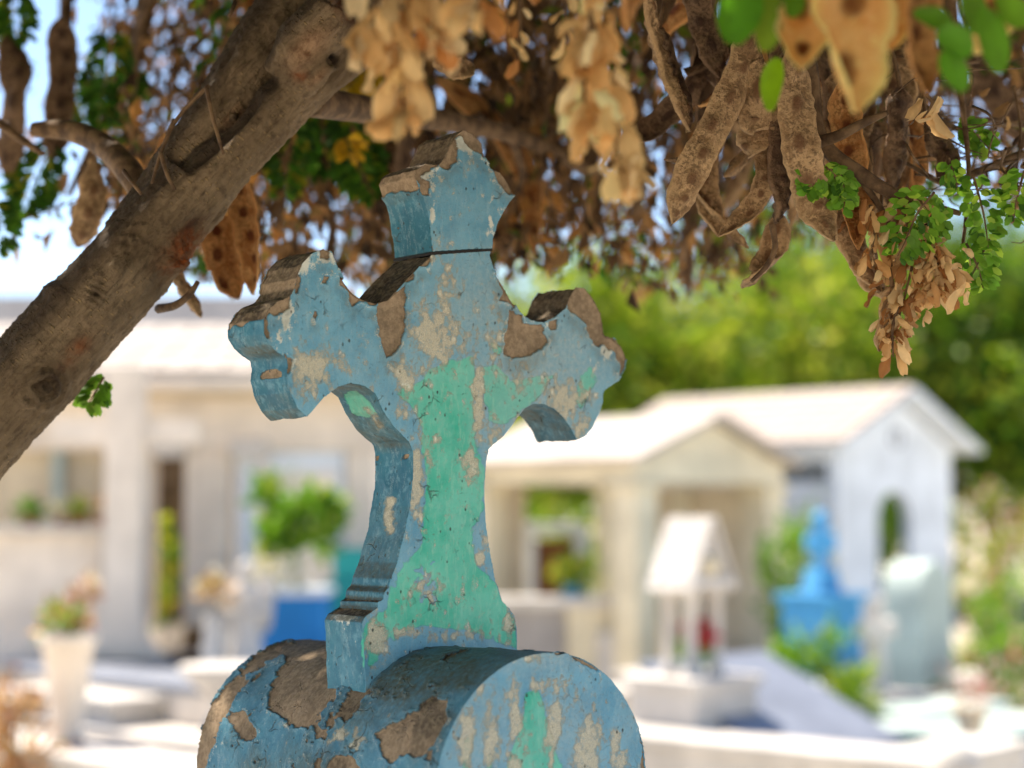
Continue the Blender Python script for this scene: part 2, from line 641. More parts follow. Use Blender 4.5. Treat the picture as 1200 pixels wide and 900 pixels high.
# ================================================================ MONUMENT IN FOCUS
TH = math.radians(40)
U3 = np.array([math.cos(TH), math.sin(TH), 0])
N3 = np.array([math.sin(TH), -math.cos(TH), 0])       # front normal
A3 = np.array([-0.08, 2.0, 0.0])                       # below the crest, on the cross front plane
ROT = np.stack([U3, -N3, np.array([0, 0, 1.0])], 1)    # local -> world
monument = thing('grave_monument', 'weathered blue and green concrete cross on a rounded grave headstone', 'grave monument', tuple(A3), TH)


def to_plane(px, py):
    """photo pixel -> (u, z) on the cross front plane"""
    d = np.array(P(px, py, 1.0)) - np.array([0, 0, EYE])
    o = np.array([0, 0, EYE])
    t = np.dot(A3 - o, N3) / np.dot(d, N3)
    w = o + d * t
    return float(np.dot(w - A3, U3)), float(w[2])


def loc_to_px(V):
    return project(V @ ROT.T + A3)


def remeshed(poly, y0, y1, vox, bev=0.0):
    bm = bmesh.new()
    prism_bm(bm, poly, y0, y1)
    me = bm_mesh('tmp', bm)
    o = obj('tmp', me)
    md = o.modifiers.new('r', 'REMESH')
    md.mode = 'VOXEL'
    md.voxel_size = vox
    dg = bpy.context.evaluated_depsgraph_get()
    me2 = bpy.data.meshes.new_from_object(o.evaluated_get(dg))
    bpy.data.objects.remove(o)
    bpy.data.meshes.remove(me)
    n = len(me2.vertices)
    V = np.empty(n * 3, np.float32)
    me2.vertices.foreach_get('co', V)
    Nn = np.empty(n * 3, np.float32)
    me2.vertices.foreach_get('normal', Nn)
    return me2, V.reshape(-1, 3).astype(float), Nn.reshape(-1, 3).astype(float)


CROSS_T = 0.072
OUT_TOP = [(507, 295), (505, 277), (502, 253), (497, 233), (490, 220), (486, 207), (488, 197), (500, 190), (514, 192),
           (521, 184), (527, 170), (533, 158), (543, 151), (556, 155), (566, 166), (569, 184), (577, 196), (588, 201),
           (597, 213), (604, 228), (594, 243), (583, 263), (578, 280), (577, 291)]
OUT_LOW = [(575, 293), (574, 300), (578, 311), (587, 328), (600, 351), (613, 369), (624, 375), (637, 377), (650, 371), (662, 361),
           (668, 346), (675, 335), (686, 336), (697, 349), (706, 367), (709, 387), (710, 392), (720, 395), (730, 405),
           (735, 420), (732, 433), (725, 446), (714, 454), (708, 459), (707, 472), (702, 486), (695, 500), (686, 511),
           (676, 516), (670, 504), (660, 489), (650, 480), (637, 474), (625, 473), (615, 479), (606, 490), (600, 500),
           (591, 511), (580, 519), (572, 526), (569, 545), (568, 567), (569, 607), (575, 649), (581, 681), (588, 703),
           (597, 712), (603, 721), (606, 734), (606, 810), (428, 815), (426, 760), (424, 730), (428, 722), (436, 716), (442, 712), (442, 705), (449, 702),
           (450, 694), (456, 688), (457, 679), (465, 660), (473, 628), (480, 593), (484, 553), (484, 530), (479, 518), (461, 500),
           (449, 482), (440, 462), (427, 452), (411, 449), (396, 454), (381, 466), (370, 478), (360, 490), (349, 479), (340, 460),
           (335, 442), (337, 428), (335, 419), (324, 413), (315, 404), (309, 390), (309, 373), (315, 361), (325, 352), (340, 346),
           (345, 337), (347, 325), (354, 308), (366, 296), (380, 290), (390, 296), (396, 312), (403, 327), (413, 341),
           (426, 350), (441, 354), (455, 350), (467, 337), (480, 323), (491, 312), (500, 304), (506, 298)]

PEEL = [
    [(441, 350), (458, 346), (478, 330), (476, 350), (474, 388), (464, 410), (452, 421), (447, 400), (444, 380)],
    [(396, 318), (404, 328), (416, 341), (430, 350), (446, 353), (446, 358), (432, 357), (422, 352), (412, 360), (408, 342), (400, 333)],
    [(470, 322), (477, 315), (486, 318), (488, 327), (480, 332), (472, 330)],
    [(491, 306), (499, 300), (505, 303), (501, 311), (493, 312)],
    [(597, 363), (610, 369), (613, 379), (635, 379), (641, 395), (639, 405), (622, 415), (601, 420), (591, 414), (592, 395), (596, 380)],
    [(643, 376), (653, 374), (651, 386), (645, 387)],
    [(665, 362), (670, 330), (688, 333), (702, 350), (711, 370), (713, 390), (732, 403), (738, 420), (735, 434), (729, 443),
     (726, 424), (716, 410), (707, 404), (701, 406), (692, 395), (687, 380), (677, 372), (671, 366)],
    [(579, 318), (588, 321), (597, 338), (603, 353), (594, 352), (585, 352), (590, 342)],
    [(590, 330), (604, 352), (602, 362), (594, 348)],
    [(527, 168), (533, 156), (543, 148), (558, 153), (570, 168), (572, 187), (561, 178), (548, 171), (541, 157), (534, 163), (537, 183),
     (525, 199), (518, 197), (513, 191), (522, 183)],
    [(574, 193), (600, 203), (608, 228), (597, 228), (583, 211)],
    [(490, 210), (502, 213), (502, 229), (494, 230)],
    [(484, 214), (486, 195), (502, 187), (516, 189), (513, 194), (494, 203)],
    [(379, 322), (385, 325), (384, 334), (378, 331)],
    [(368, 362), (374, 366), (371, 375), (367, 370)],
    [(313, 362), (324, 352), (341, 345), (341, 358), (330, 366), (321, 370)],
    [(308, 372), (315, 362), (314, 380), (316, 398), (310, 394)],
    [(333, 414), (341, 421), (338, 440), (333, 430)],
    [(374, 288), (386, 289), (385, 303), (376, 301)],
    [(345, 345), (349, 320), (354, 320), (350, 344)],
    [(728, 412), (736, 418), (734, 436), (726, 440)],
]
GREEN = [
    [(466, 462), (470, 452), (487, 450), (498, 440), (512, 428), (524, 421), (545, 420), (551, 421), (556, 440), (557, 470), (556, 500),
     (562, 530), (568, 556), (566, 590), (560, 612), (554, 640), (560, 664), (574, 676), (584, 692), (598, 714), (606, 730), (606, 760),
     (560, 742), (530, 738), (500, 736), (474, 744), (450, 752), (444, 776), (430, 782), (424, 740), (436, 722), (452, 710), (460, 690),
     (470, 668), (488, 640), (497, 606), (499, 560), (496, 530), (494, 500), (486, 480), (478, 470)],
    [(566, 432), (578, 428), (600, 446), (620, 442), (650, 440), (640, 456), (622, 470), (604, 488), (586, 500), (572, 494), (566, 466)],
    [(576, 402), (588, 405), (586, 416), (577, 412)],
    [(680, 440), (692, 430), (698, 446), (682, 484), (674, 470)],
]
GREEN_SIDE = [[(402, 462), (416, 458), (432, 470), (440, 484), (434, 490), (412, 484)]]
# (x, y, rx, ry, weight) : where the paint is rubbed to the cream undercoat
CREAM = [(365, 432, 24, 30, 1.0), (400, 430, 18, 12, .7), (352, 462, 14, 20, .6), (506, 395, 30, 40, 1.0), (524, 350, 14, 45, .7), (476, 440, 14, 20, .9),
         (560, 470, 7, 48, 1.25), (488, 560, 9, 55, 1.05), (472, 470, 10, 40, .6), (552, 545, 10, 26, .9), (664, 470, 32, 26, .85), (610, 440, 20, 26, .5),
         (680, 500, 14, 14, .8), (580, 510, 14, 20, .7), (545, 395, 20, 26, .6), (440, 748, 14, 26, 1.0), (470, 742, 30, 7, .9),
         (500, 690, 30, 16, .5), (596, 735, 10, 18, .8), (562, 655, 8, 14, .9), (570, 636, 6, 12, .8), (505, 520, 10, 24, .5),
         (580, 400, 10, 60, .6), (640, 500, 40, 30, .5), (540, 745, 60, 8, .6), (503, 300, 14, 10, .6), (430, 470, 14, 40, .35)]
WHITE = [(358, 300, 12, 16, 1.0), (378, 296, 10, 12, .9), (337, 366, 8, 18, 1.1), (392, 300, 8, 14, .7), (350, 322, 8, 14, .7), (545, 165, 10, 16, 1.0),
         (508, 200, 8, 14, .7), (712, 410, 10, 14, 1.0), (508, 252, 4, 12, .9), (575, 262, 5, 30, .6), (404, 722, 20, 8, 1.2), (496, 205, 8, 10, .8),
         (532, 175, 6, 14, .8), (694, 420, 20, 12, .4), (592, 250, 8, 30, .5), (330, 400, 16, 18, .5)]


def blob(x, y, L):
    r = np.zeros_like(x)
    for cx, cy, rx, ry, w in L:
        r = np.maximum(r, w * np.exp(-(((x - cx) / rx) ** 2 + ((y - cy) / ry) ** 2)))
    return r


def cross_part(name, outline, vox, seed):
    poly = [to_plane(*p) for p in outline]
    me, V, Nn = remeshed(poly, 0.0, CROSS_T, vox)
    x, y = loc_to_px(V)
    Q = V / 0.00095                                     # photo-pixel sized units
    front = sstep(0.55, 0.85, -Nn[:, 1])
    up = Nn[:, 2]
    n8 = fbm(Q, 1 / 9.0, 3, seed)
    n20 = fbm(Q, 1 / 24.0, 3, seed + 5)
    n60 = fbm(Q, 1 / 70.0, 3, seed + 9)
    pf = np.full(len(V), -50.0)
    for pl in PEEL:
        pf = np.maximum(pf, psdf(x, y, pl))
    pf = pf + n8 * 3.2 + n20 * 1.5
    # other faces: bare and lichened on top, paint kept on sides and below
    hgt = V[:, 2]
    topw = (up - 0.12) * 34 + n20 * 12 + n60 * 8
    topw = np.where(y > 540, np.minimum(topw, (up - .8) * 40), topw)
    if seed == 100:                                     # left flank of the top piece is bare high up
        topw = np.maximum(topw, (225 + n20 * 22 - y) * 0.5)
    side_l = sstep(-0.2, -0.6, Nn[:, 0]) * (1 - front)
    topw = np.maximum(topw, np.where(side_l > .3, psdf(x, y, [(262, 340), (300, 340), (318, 372), (280, 380), (268, 384)]) * .8 + n20 * 9, -50))
    pf_s = topw
    peel = pf * front + pf_s * (1 - front)
    peel = np.clip(peel, -12, 12)
    gr = np.full(len(V), -50.0)
    for pl in GREEN:
        gr = np.maximum(gr, psdf(x, y, pl))
    gr = gr * 0.8 + n8 * 3.5 + n20 * 4
    wins = np.maximum(psdf(x, y, [(478, 560), (496, 560), (494, 640), (474, 660), (468, 655), (478, 600)]),
                      psdf(x, y, [(553, 618), (568, 604), (572, 650), (556, 650)]))
    gr = np.minimum(gr, -wins + n8 * 4)
    bl = np.maximum(psdf(x, y, [(482, 678), (505, 660), (520, 690), (510, 716), (488, 706)]), -50) * .5 - 5 + n8 * 12
    gr = np.minimum(gr, -bl)
    gs = np.full(len(V), -50.0)
    for pl in GREEN_SIDE:
        gs = np.maximum(gs, psdf(x, y, pl))
    gs = np.maximum(gs, psdf(x, y, [(424, 735), (432, 735), (434, 775), (424, 785)]))
    green = np.clip(gr * front + (gs + n8 * 3) * (1 - front), -12, 12)
    nstr = fbm(Q * np.array([1, 1, 0.45]), 1 / 7.0, 3, seed + 30)
    cream = np.clip((blob(x, y, CREAM) * 1.6 + nstr * 1.0 + n8 * .6 - .9) * 4.2, -2.9, 1.7) * front + -12 * (1 - front)
    side_sc = np.maximum(pline(x, y, [(458, 588), (455, 602), (456, 620)], 5), pline(x, y, [(430, 480), (446, 500)], 2)) + n8 * 5
    cream = np.maximum(cream, np.where(side_l > .3, side_sc, -12))
    white = (blob(x, y, WHITE) * 1.5 + nstr * 1.0 + n8 * .5 - 0.82) * 7
    edge = (1.2 - np.abs(peel + 2.2) * 0.6) + n8 * 3.2 - 2.3       # primer showing at the flaked edges
    white = np.maximum(white, edge) * front - 12 * (1 - front)
    white = np.where((side_l > .3) & (y < 690), -12, np.maximum(white, np.where(side_l > .3, blob(x, y, WHITE[10:11]) * 9 - 5.5 + nstr * 7, -12)))
    fade = np.clip(blob(x, y, [(640, 440, 80, 90, 1.0), (560, 360, 60, 60, .75), (600, 460, 60, 80, .9), (545, 640, 40, 90, .25), (500, 420, 60, 60, .35)]) + n20 * .25, 0, 1) * front
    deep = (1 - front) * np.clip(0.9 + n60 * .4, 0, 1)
    grime_shade = np.clip(sstep(0.05, 0.7, up) * 1.1, 0, 1) * (1 - front)
    grime_shade = np.maximum(grime_shade, sstep(-0.25, -0.8, up) * (1 - front) * np.clip(.55 + n20, 0, .8))
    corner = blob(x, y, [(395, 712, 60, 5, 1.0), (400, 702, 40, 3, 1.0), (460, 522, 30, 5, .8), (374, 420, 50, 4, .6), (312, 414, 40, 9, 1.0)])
    grime_shade = np.maximum(grime_shade, corner * (1 - front) * np.clip(.9 + n20, 0, 1))
    run = np.full(len(V), -50.0)
    for pl in PEEL:
        run = np.maximum(run, psdf(x, y - 16, pl))
    grime_shade = np.maximum(grime_shade, sstep(-9, 5, run + nstr * 8) * front * .38)
    # relief
    d = -0.0022 * sstep(-0.5, 0.7, peel) + 0.0003 * n8 + 0.0007 * n20
    d += -0.0006 * sstep(-.5, .6, green) * front * 0.6
    d += 0.0013 * np.exp(-((peel + 1.5) / 1.3) ** 2) * front * (1 + n20)
    d += -0.0022 * corner * (1 - front)
    d += 0.0016 * n20 * (1 - front) + 0.0012 * n8 * (1 - front) * sstep(-2, 4, peel)
    # chipped arrises
    ed = sstep(0.9, 0.6, np.max(np.abs(Nn), 1))
    d += -0.0018 * ed * np.clip(n20 + n8, 0, 1)
    V2 = V + Nn * d[:, None]
    me.vertices.foreach_set('co', V2.astype(np.float32).ravel())
    for nm, a in (('peel', peel), ('green', green), ('cream', np.clip(cream, -12, 12)), ('white', np.clip(white, -12, 12)), ('fade', fade),
                  ('deep', deep), ('grime_shade', grime_shade), ('crack', np.full(len(V), .8))):
        fattr(me, nm, a)
    me.polygons.foreach_set('use_smooth', [True] * len(me.polygons))
    me.update()
    me.name = name
    return obj(name, me, M_cross, monument)


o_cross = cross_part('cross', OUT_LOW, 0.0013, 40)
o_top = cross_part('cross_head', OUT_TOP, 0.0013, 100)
# dark open joint under the re-set head of the cross
jz = [to_plane(507, 297.0), to_plane(576, 292.5)]
jp = [(jz[0][0] - .001, jz[0][1] - .0016), (jz[1][0] + .001, jz[1][1] - .0016), (jz[1][0] + .001, jz[1][1] + .0014), (jz[0][0] - .001, jz[0][1] + .0014)]
o_j = prism('open_joint', o_cross, M_black, jp, -0.0006, CROSS_T + .001)

# ---- rounded headstone under the cross
VR, VA, VB, VCZ, VTI = 0.145, 0.178, 0.28, 1.207, 0.022


def vault_part():
    prof = [(VR * math.cos(t), VCZ + VR * math.sin(t)) for t in np.linspace(0, PI, 61)]
    prof = [(VR, 1.08)] + prof + [(-VR, 1.08)]
    me, V, Nn = remeshed(prof, -VA, VB, 0.0014)
    V[:, 2] += -V[:, 1] * VTI
    x, y = loc_to_px(V)
    Q = V / 0.00095
    front = sstep(0.55, 0.85, -Nn[:, 1])
    up = Nn[:, 2]
    n8 = fbm(Q, 1 / 9.0, 3, 300)
    n20 = fbm(Q, 1 / 26.0, 4, 305)
    n60 = fbm(Q, 1 / 80.0, 3, 309)
    nstr = fbm(Q * np.array([1, 1, 0.4]), 1 / 9.0, 3, 330)
    left = 1 - front
    # bare concrete on the curved back
    SIDE = [[(346, 742), (384, 742), (386, 790), (402, 796), (392, 815), (372, 838), (346, 850), (326, 838), (316, 815), (318, 795), (334, 776)],
            [(222, 905), (234, 860), (250, 822), (286, 778), (330, 752), (350, 752), (320, 770), (300, 780), (276, 812), (262, 838), (244, 876), (236, 905)],
            [(262, 838), (280, 832), (292, 850), (304, 866), (286, 866), (272, 852)],
            [(420, 790), (440, 772), (470, 756), (466, 770), (440, 790), (428, 812), (414, 832), (404, 828), (412, 812)],
            [(444, 860), (466, 846), (492, 834), (524, 820), (520, 846), (506, 872), (492, 884), (484, 870), (470, 884), (458, 892), (446, 880)],
            [(384, 900), (394, 886), (412, 890), (424, 905), (384, 908)],
            [(338, 836), (362, 826), (374, 840), (360, 852), (342, 850)]]
    pf = np.full(len(V), -50.0)
    for pl in SIDE:
        pf = np.maximum(pf, psdf(x, y, pl))
    pf = pf * .8 + 2.0 + n8 * 4.5 + n20 * 7
    pf = np.maximum(pf, n20 * 30 - 10.0 + n60 * 7)
    rim = pline(x, y, [(596, 772), (625, 760), (665, 765), (700, 783)], 5) + n8 * 5 - 2
    rim2 = psdf(x, y, [(748, 850), (764, 880), (768, 905), (752, 905), (752, 880)]) + n8 * 3
    pff = np.maximum(rim, rim2)
    peel = np.clip(pf * left + pff * front, -12, 12)
    g1 = psdf(x, y, [(616, 812), (630, 808), (637, 818), (640, 840), (648, 862), (652, 880), (662, 905), (592, 905), (600, 880), (608, 856), (614, 836)])
    g2 = psdf(x, y, [(544, 866), (555, 860), (552, 880), (548, 905), (542, 905)])
    g3 = psdf(x, y, [(572, 885), (578, 885), (577, 905), (570, 905)])
    green = np.clip(np.maximum(np.maximum(g1, g2), g3) * 1.0 + n8 * 2.2, -12, 12) * front - 12 * left
    CR = [(604, 840, 9, 40, 1.1), (650, 850, 9, 45, 1.0), (628, 803, 12, 8, .9), (690, 870, 16, 40, 1.15), (665, 820, 12, 30, .6), (575, 870, 12, 40, .9), (548, 860, 10, 40, 1.0),
          (560, 810, 10, 20, .6), (722, 870, 6, 14, 1.0), (724, 892, 12, 16, 1.0), (620, 770, 50, 8, .6), (600, 895, 10, 20, .8), (700, 900, 30, 30, .6)]
    cream = np.clip((blob(x, y, CR) * 1.6 + nstr * 1.2 + n8 * .6 - .86) * 4.2, -2.9, 1.8) * front + left * (-12)
    CS = [(400, 860, 14, 18, .8), (420, 870, 10, 16, .8), (470, 850, 20, 14, .5), (330, 850, 16, 14, .4)]
    cream = np.maximum(cream, left * ((blob(x, y, CS) * 1.5 + n8 * 1.3 - 1.0) * 7) - front * 12)
    white = np.clip(((1.2 - np.abs(peel + 2.4) * 0.6) + n8 * 3.2 - 2.8), -12, 12)
    fade = np.clip(blob(x, y, [(625, 770, 80, 20, .8), (560, 860, 40, 60, .7), (660, 860, 40, 60, .5), (740, 840, 20, 40, .5)]) + n20 * .3, 0, 1) * front
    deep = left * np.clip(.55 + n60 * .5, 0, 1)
    grime_shade = np.clip(blob(x, y, [(520, 785, 80, 30, 1.3), (470, 800, 70, 36, 1.1), (430, 830, 60, 40, .7), (330, 800, 60, 30, .5), (440, 850, 60, 40, .35), (400, 790, 30, 14, .7)]) * left * (1 + n20), 0, 1)
    grime_shade = np.maximum(grime_shade, np.clip(sstep(.75, .98, up), 0, 1) * left * .7)
    grime_shade = np.maximum(grime_shade, np.clip(n60 * 1.3 + n20 * .6 + .05, 0, .75) * left)
    d = -0.0024 * sstep(-0.5, 0.7, peel) + 0.0004 * n8 + 0.0012 * n20 + .0015 * n60
    d += 0.0009 * np.exp(-((peel + 1.5) / 1.4) ** 2) * (1 + n20)
    d += -0.0010 * sstep(-.4, .4, green) * front - .0004 * sstep(-.5, .5, cream)
    ed = sstep(0.9, 0.6, np.maximum(np.abs(Nn[:, 1]), np.hypot(Nn[:, 0], Nn[:, 2])))
    d += -0.002 * ed * np.clip(n20 + n8 + .1, 0, 1)
    V2 = V + Nn * d[:, None]
    me.vertices.foreach_set('co', V2.astype(np.float32).ravel())
    for nm, a in (('peel', peel), ('green', green), ('cream', np.clip(cream, -12, 12)), ('white', white), ('fade', fade),
                  ('deep', deep), ('grime_shade', grime_shade), ('crack', left * 1.0 + front * .3)):
        fattr(me, nm, a)
    me.polygons.foreach_set('use_smooth', [True] * len(me.polygons))
    me.update()
    me.name = 'rounded_headstone'
    return obj('rounded_headstone', me, M_vault, monument)


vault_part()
M_plinth = plaster('blue_painted_plinth', srgb(82, 138, 164), scale=8, dirt=.6, dirtcol=srgb(128, 104, 80))
lohi('pedestal', monument, M_plinth, (-.135, -.168, .12), (.135, .27, 1.085))
lohi('plinth', monument, M_plinth, (-.24, -.27, -.05), (.24, .37, .13))

# ================================================================ BACKGROUND CEMETERY
BG = math.radians(45)


def leaves_np(Pp, D, L, W, fold=0.25, seed=0):
    """little 2-triangle blades: base, left, tip, right with a fold"""
    r = np.random.default_rng(seed)
    n = len(Pp)
    D = D / (np.linalg.norm(D, axis=1)[:, None] + 1e-9)
    S = np.cross(D, r.normal(size=(n, 3)))
    S /= np.linalg.norm(S, axis=1)[:, None] + 1e-9
    Nn = np.cross(D, S)
    L = np.broadcast_to(L, (n,))[:, None]
    W = np.broadcast_to(W, (n,))[:, None]
    m = Pp + D * L * .5
    V = np.stack([Pp, m - S * W * .5 + Nn * W * fold, Pp + D * L, m + S * W * .5 + Nn * W * fold], 1).reshape(-1, 3)
    b = np.arange(n)[:, None] * 4
    Ft = np.concatenate([b + np.array([[0, 1, 2]]), b + np.array([[0, 2, 3]])], 0)
    return V, Ft


def tint_attr(me, cols, per):
    a = me.attributes.new('tint', 'FLOAT_COLOR', 'POINT')
    c = np.ones((len(cols) * per, 4), np.float32)
    c[:, :3] = np.repeat(np.asarray(cols)[:, :3], per, 0)
    a.data.foreach_set('color', c.ravel())


def pick_cols(n, pal, r, jit=0.18):
    """pal: list of (weight, rgb linear)"""
    w = np.array([p[0] for p in pal], float)
    k = r.choice(len(pal), n, p=w / w.sum())
    C = np.array([p[1][:3] for p in pal])[k]
    return np.clip(C * (1 + jit * r.normal(size=(n, 1))), 0.003, 1)


GREENS = [(3, srgb(150, 172, 40)), (3, srgb(112, 146, 34)), (2, srgb(182, 190, 62)), (1.5, srgb(70, 104, 28)), (.8, srgb(200, 196, 90))]
GREEND = [(3, srgb(84, 124, 30)), (3, srgb(62, 100, 26)), (1.5, srgb(130, 156, 44))]
FRESH = [(3, srgb(120, 168, 44)), (2, srgb(90, 140, 36)), (1, srgb(170, 190, 70))]
FLPINK = [(2, srgb(214, 160, 150)), (2, srgb(232, 214, 204)), (1, srgb(180, 60, 80))]
FLDRY = [(2, srgb(218, 176, 120)), (2, srgb(196, 150, 96)), (1, srgb(150, 110, 66))]
FLRED = [(3, srgb(200, 50, 60)), (1, srgb(226, 120, 120))]
FLWHITE = [(3, srgb(230, 224, 206)), (1, srgb(200, 190, 120))]
FLYEL = [(3, srgb(216, 200, 60)), (1, srgb(180, 190, 60))]


def foliage(name, parent, c, rad, n, L, W, pal, seed, mat=None, clumps=0):
    r = np.random.default_rng(seed)
    rad = np.array(rad, float)
    if clumps:
        cc = r.normal(size=(clumps, 3))
        cc /= np.linalg.norm(cc, axis=1)[:, None]
        cc *= r.uniform(.35, .95, (clumps, 1))
        k = r.integers(0, clumps, n)
        p = cc[k] + r.normal(size=(n, 3)) * .17 * r.uniform(.6, 1.3, (clumps, 1))[k]
    else:
        p = r.normal(size=(n, 3))
        p /= np.linalg.norm(p, axis=1)[:, None]
        p *= r.uniform(.35, 1.0, (n, 1)) ** .6
    p = p * rad + np.array(c)
    D = (p - np.array(c)) / rad + r.normal(size=(n, 3)) * .8 + np.array([0, 0, .2])
    V, Ft = leaves_np(p, D, L * r.uniform(.6, 1.3, n), W * r.uniform(.6, 1.2, n), .2, seed)
    me = npmesh(name, V, Ft, False)
    tint_attr(me, pick_cols(n, pal, r), 4)
    return obj(name, me, mat or M_leaf, parent)


def plant(name, label, cat, loc, h, rad, n, pal, seed, L=.09, W=.045, group=None):
    t = thing(name, label, cat, loc, 0, group)
    r = random.Random(seed)
    foliage('foliage', t, (0, 0, h * .6), (rad, rad, h * .45), n, L, W, pal, seed, clumps=14)
    for k in range(3):
        a = r.uniform(0, 6.28)
        tube('stem', t, M_twig, [(0.02 * math.cos(a), 0.02 * math.sin(a), -.02), (rad * .3 * math.cos(a), rad * .3 * math.sin(a), h * .4), (rad * .5 * math.cos(a), rad * .5 * math.sin(a), h * .75)], [.014, .01, .005], 6, 8)
    return t


def tree(label, loc, h, rad, n, pal, seed, group, L=.24, W=.13, bottom=.06):
    h, n = h * 1.12, int(n * 1.35)
    t = thing('leafy_tree', label, 'tree', loc, 0, group)
    r = random.Random(seed)
    cz = h * (1 + bottom) / 2
    tr = tube('trunk', t, M_twig, [(0, 0, -.1), (.05, .02, h * .3), (-.05, .05, h * .6), (0, 0, h * .8)], [.16, .13, .08, .03], 10, 14)
    for k in range(6):
        a = r.uniform(0, 6.28)
        z0 = h * r.uniform(.25, .5)
        e = (rad * .7 * math.cos(a), rad * .7 * math.sin(a), z0 + h * r.uniform(.15, .35))
        tube('limb', tr, M_twig, [(0, 0, z0), (e[0] * .5, e[1] * .5, z0 + (e[2] - z0) * .4), e], [.07, .045, .015], 7, 9)
    foliage('crown', t, (0, 0, cz), (rad, rad, h * (1 - bottom) / 2), n, L, W, pal, seed, clumps=60)
    return t


# trees behind the graves on the right
TG = 'trees behind the graves'
tree('bright yellow green tree showing just right of the blue cross', (1.5, 26, 0), 4.9, 2.3, 9000, GREENS, 11, TG)
tree('broad green tree rising above the cream kiosk roof', (4.2, 28, 0), 5.6, 2.7, 10000, GREENS, 12, TG)
tree('dense green tree behind the white house gable', (7.2, 27, 0), 5.7, 2.6, 10000, GREENS[1:4] + GREEND, 13, TG)
tree('dark green tree at the right edge beyond the white house', (9.4, 24.5, 0), 5.0, 2.2, 9000, GREEND + GREENS[:2], 14, TG)
tree('tall deep green tree in the rear row between kiosk and house', (5.6, 33, 0), 6.6, 3.2, 9000, GREEND, 15, TG)
tree('deep green tree in the rear row beyond the right edge shrubs', (10.5, 32, 0), 6.2, 3.2, 9000, GREEND, 16, TG)
tree('olive green tree low behind the left end of the white kiosk roof', (-.6, 31, 0), 4.4, 2.3, 7000, GREENS, 17, TG)


def gable_roof(root, W, L, eave, apex, over, mat, tiles=None, thick=.05, tname='roof_tile'):
    """two slabs, ridge along local y (from -over to L+over)"""
    sl = math.atan2(apex - eave, W / 2)
    ln = (W / 2 + over) / math.cos(sl)
    for s, nm in ((-1, 'roof_slope'), (1, 'roof_slope')):
        bm = bmesh.new()
        r = bmesh.ops.create_cube(bm, size=1)
        Mx = Matrix.Translation((W / 2, L / 2, apex + thick)) @ Matrix.Rotation(s * sl, 4, 'Y') @ Matrix.Translation((s * ln / 2, 0, thick / 2)) @ Matrix.Diagonal((ln, L + 2 * over, thick, 1))
        bmesh.ops.transform(bm, matrix=Mx, verts=r['verts'])
        o = obj(nm, bm_mesh(nm, bm), mat, root)
        if tiles and s == -1:
            tm, nrow, ncol = tiles
            rl, cl = ln / nrow, (L + 2 * over) / ncol
            bm = bmesh.new()
            box_bm(bm, (0, 0, 0), (rl * 1.08, cl * .94, .03), 0, .008)
            me = bm_mesh('tile', bm)
            me.materials.append(tm)
            for i in range(nrow):
                for j in range(ncol):
                    t = bpy.data.objects.new(tname, me)
                    link(t, o)
                    M2 = Matrix.Translation((W / 2, L / 2, apex + thick)) @ Matrix.Rotation(s * sl, 4, 'Y') @ Matrix.Translation((s * (i + .5) * rl, -(L / 2 + over) + (j + .5) * cl, thick + .018 + random.uniform(0, .006))) @ Matrix.Rotation(s * -.05, 4, 'Y')
                    t.matrix_local = M2


def kiosk():
    c = P(745, 795, 14.6)
    t = thing('grave_kiosk', 'cream open grave kiosk with gabled roof on square columns', 'grave kiosk', (c.x, c.y, 0), BG)
    W, L, E_, Ax = 1.72, 1.74, 1.93, 2.24
    lohi('floor_slab', t, M_white, (-.12, -.12, -.05), (W + .12, L + .12, .12))
    for x in (0, W):
        for y in (0, L):
            cc = lohi('column', t, M_cream, (x - .13, y - .13, .12), (x + .13, y + .13, E_ - .2))
            lohi('capital', cc, M_cream, (x - .17, y - .17, E_ - .24), (x + .17, y + .17, E_ - .19))
    for y in (0, L):
        lohi('beam', t, M_cream, (-.14, y - .12, E_ - .19), (W + .14, y + .12, E_))
        prism('gable', t, M_cream, [(-.1, E_), (W + .1, E_), (W / 2, Ax + .02)], y - .10, y + .10)
    for x in (0, W):
        lohi('beam', t, M_cream, (x - .12, .12, E_ - .185), (x + .12, L - .12, E_ - .005))
    gable_roof(t, W, L, E_, Ax, .24, M_roofw)
    lohi('low_wall', t, M_white, (-.1, .15, .12), (.02, L - .15, .52))
    lohi('side_wall', t, M_beige, (W - .08, .14, .12), (W + .06, L - .14, 1.73))
    lohi('side_pilaster', t, M_cream, (W - .14, .75, .12), (W - .082, .95, 1.73))
    return t


kiosk()


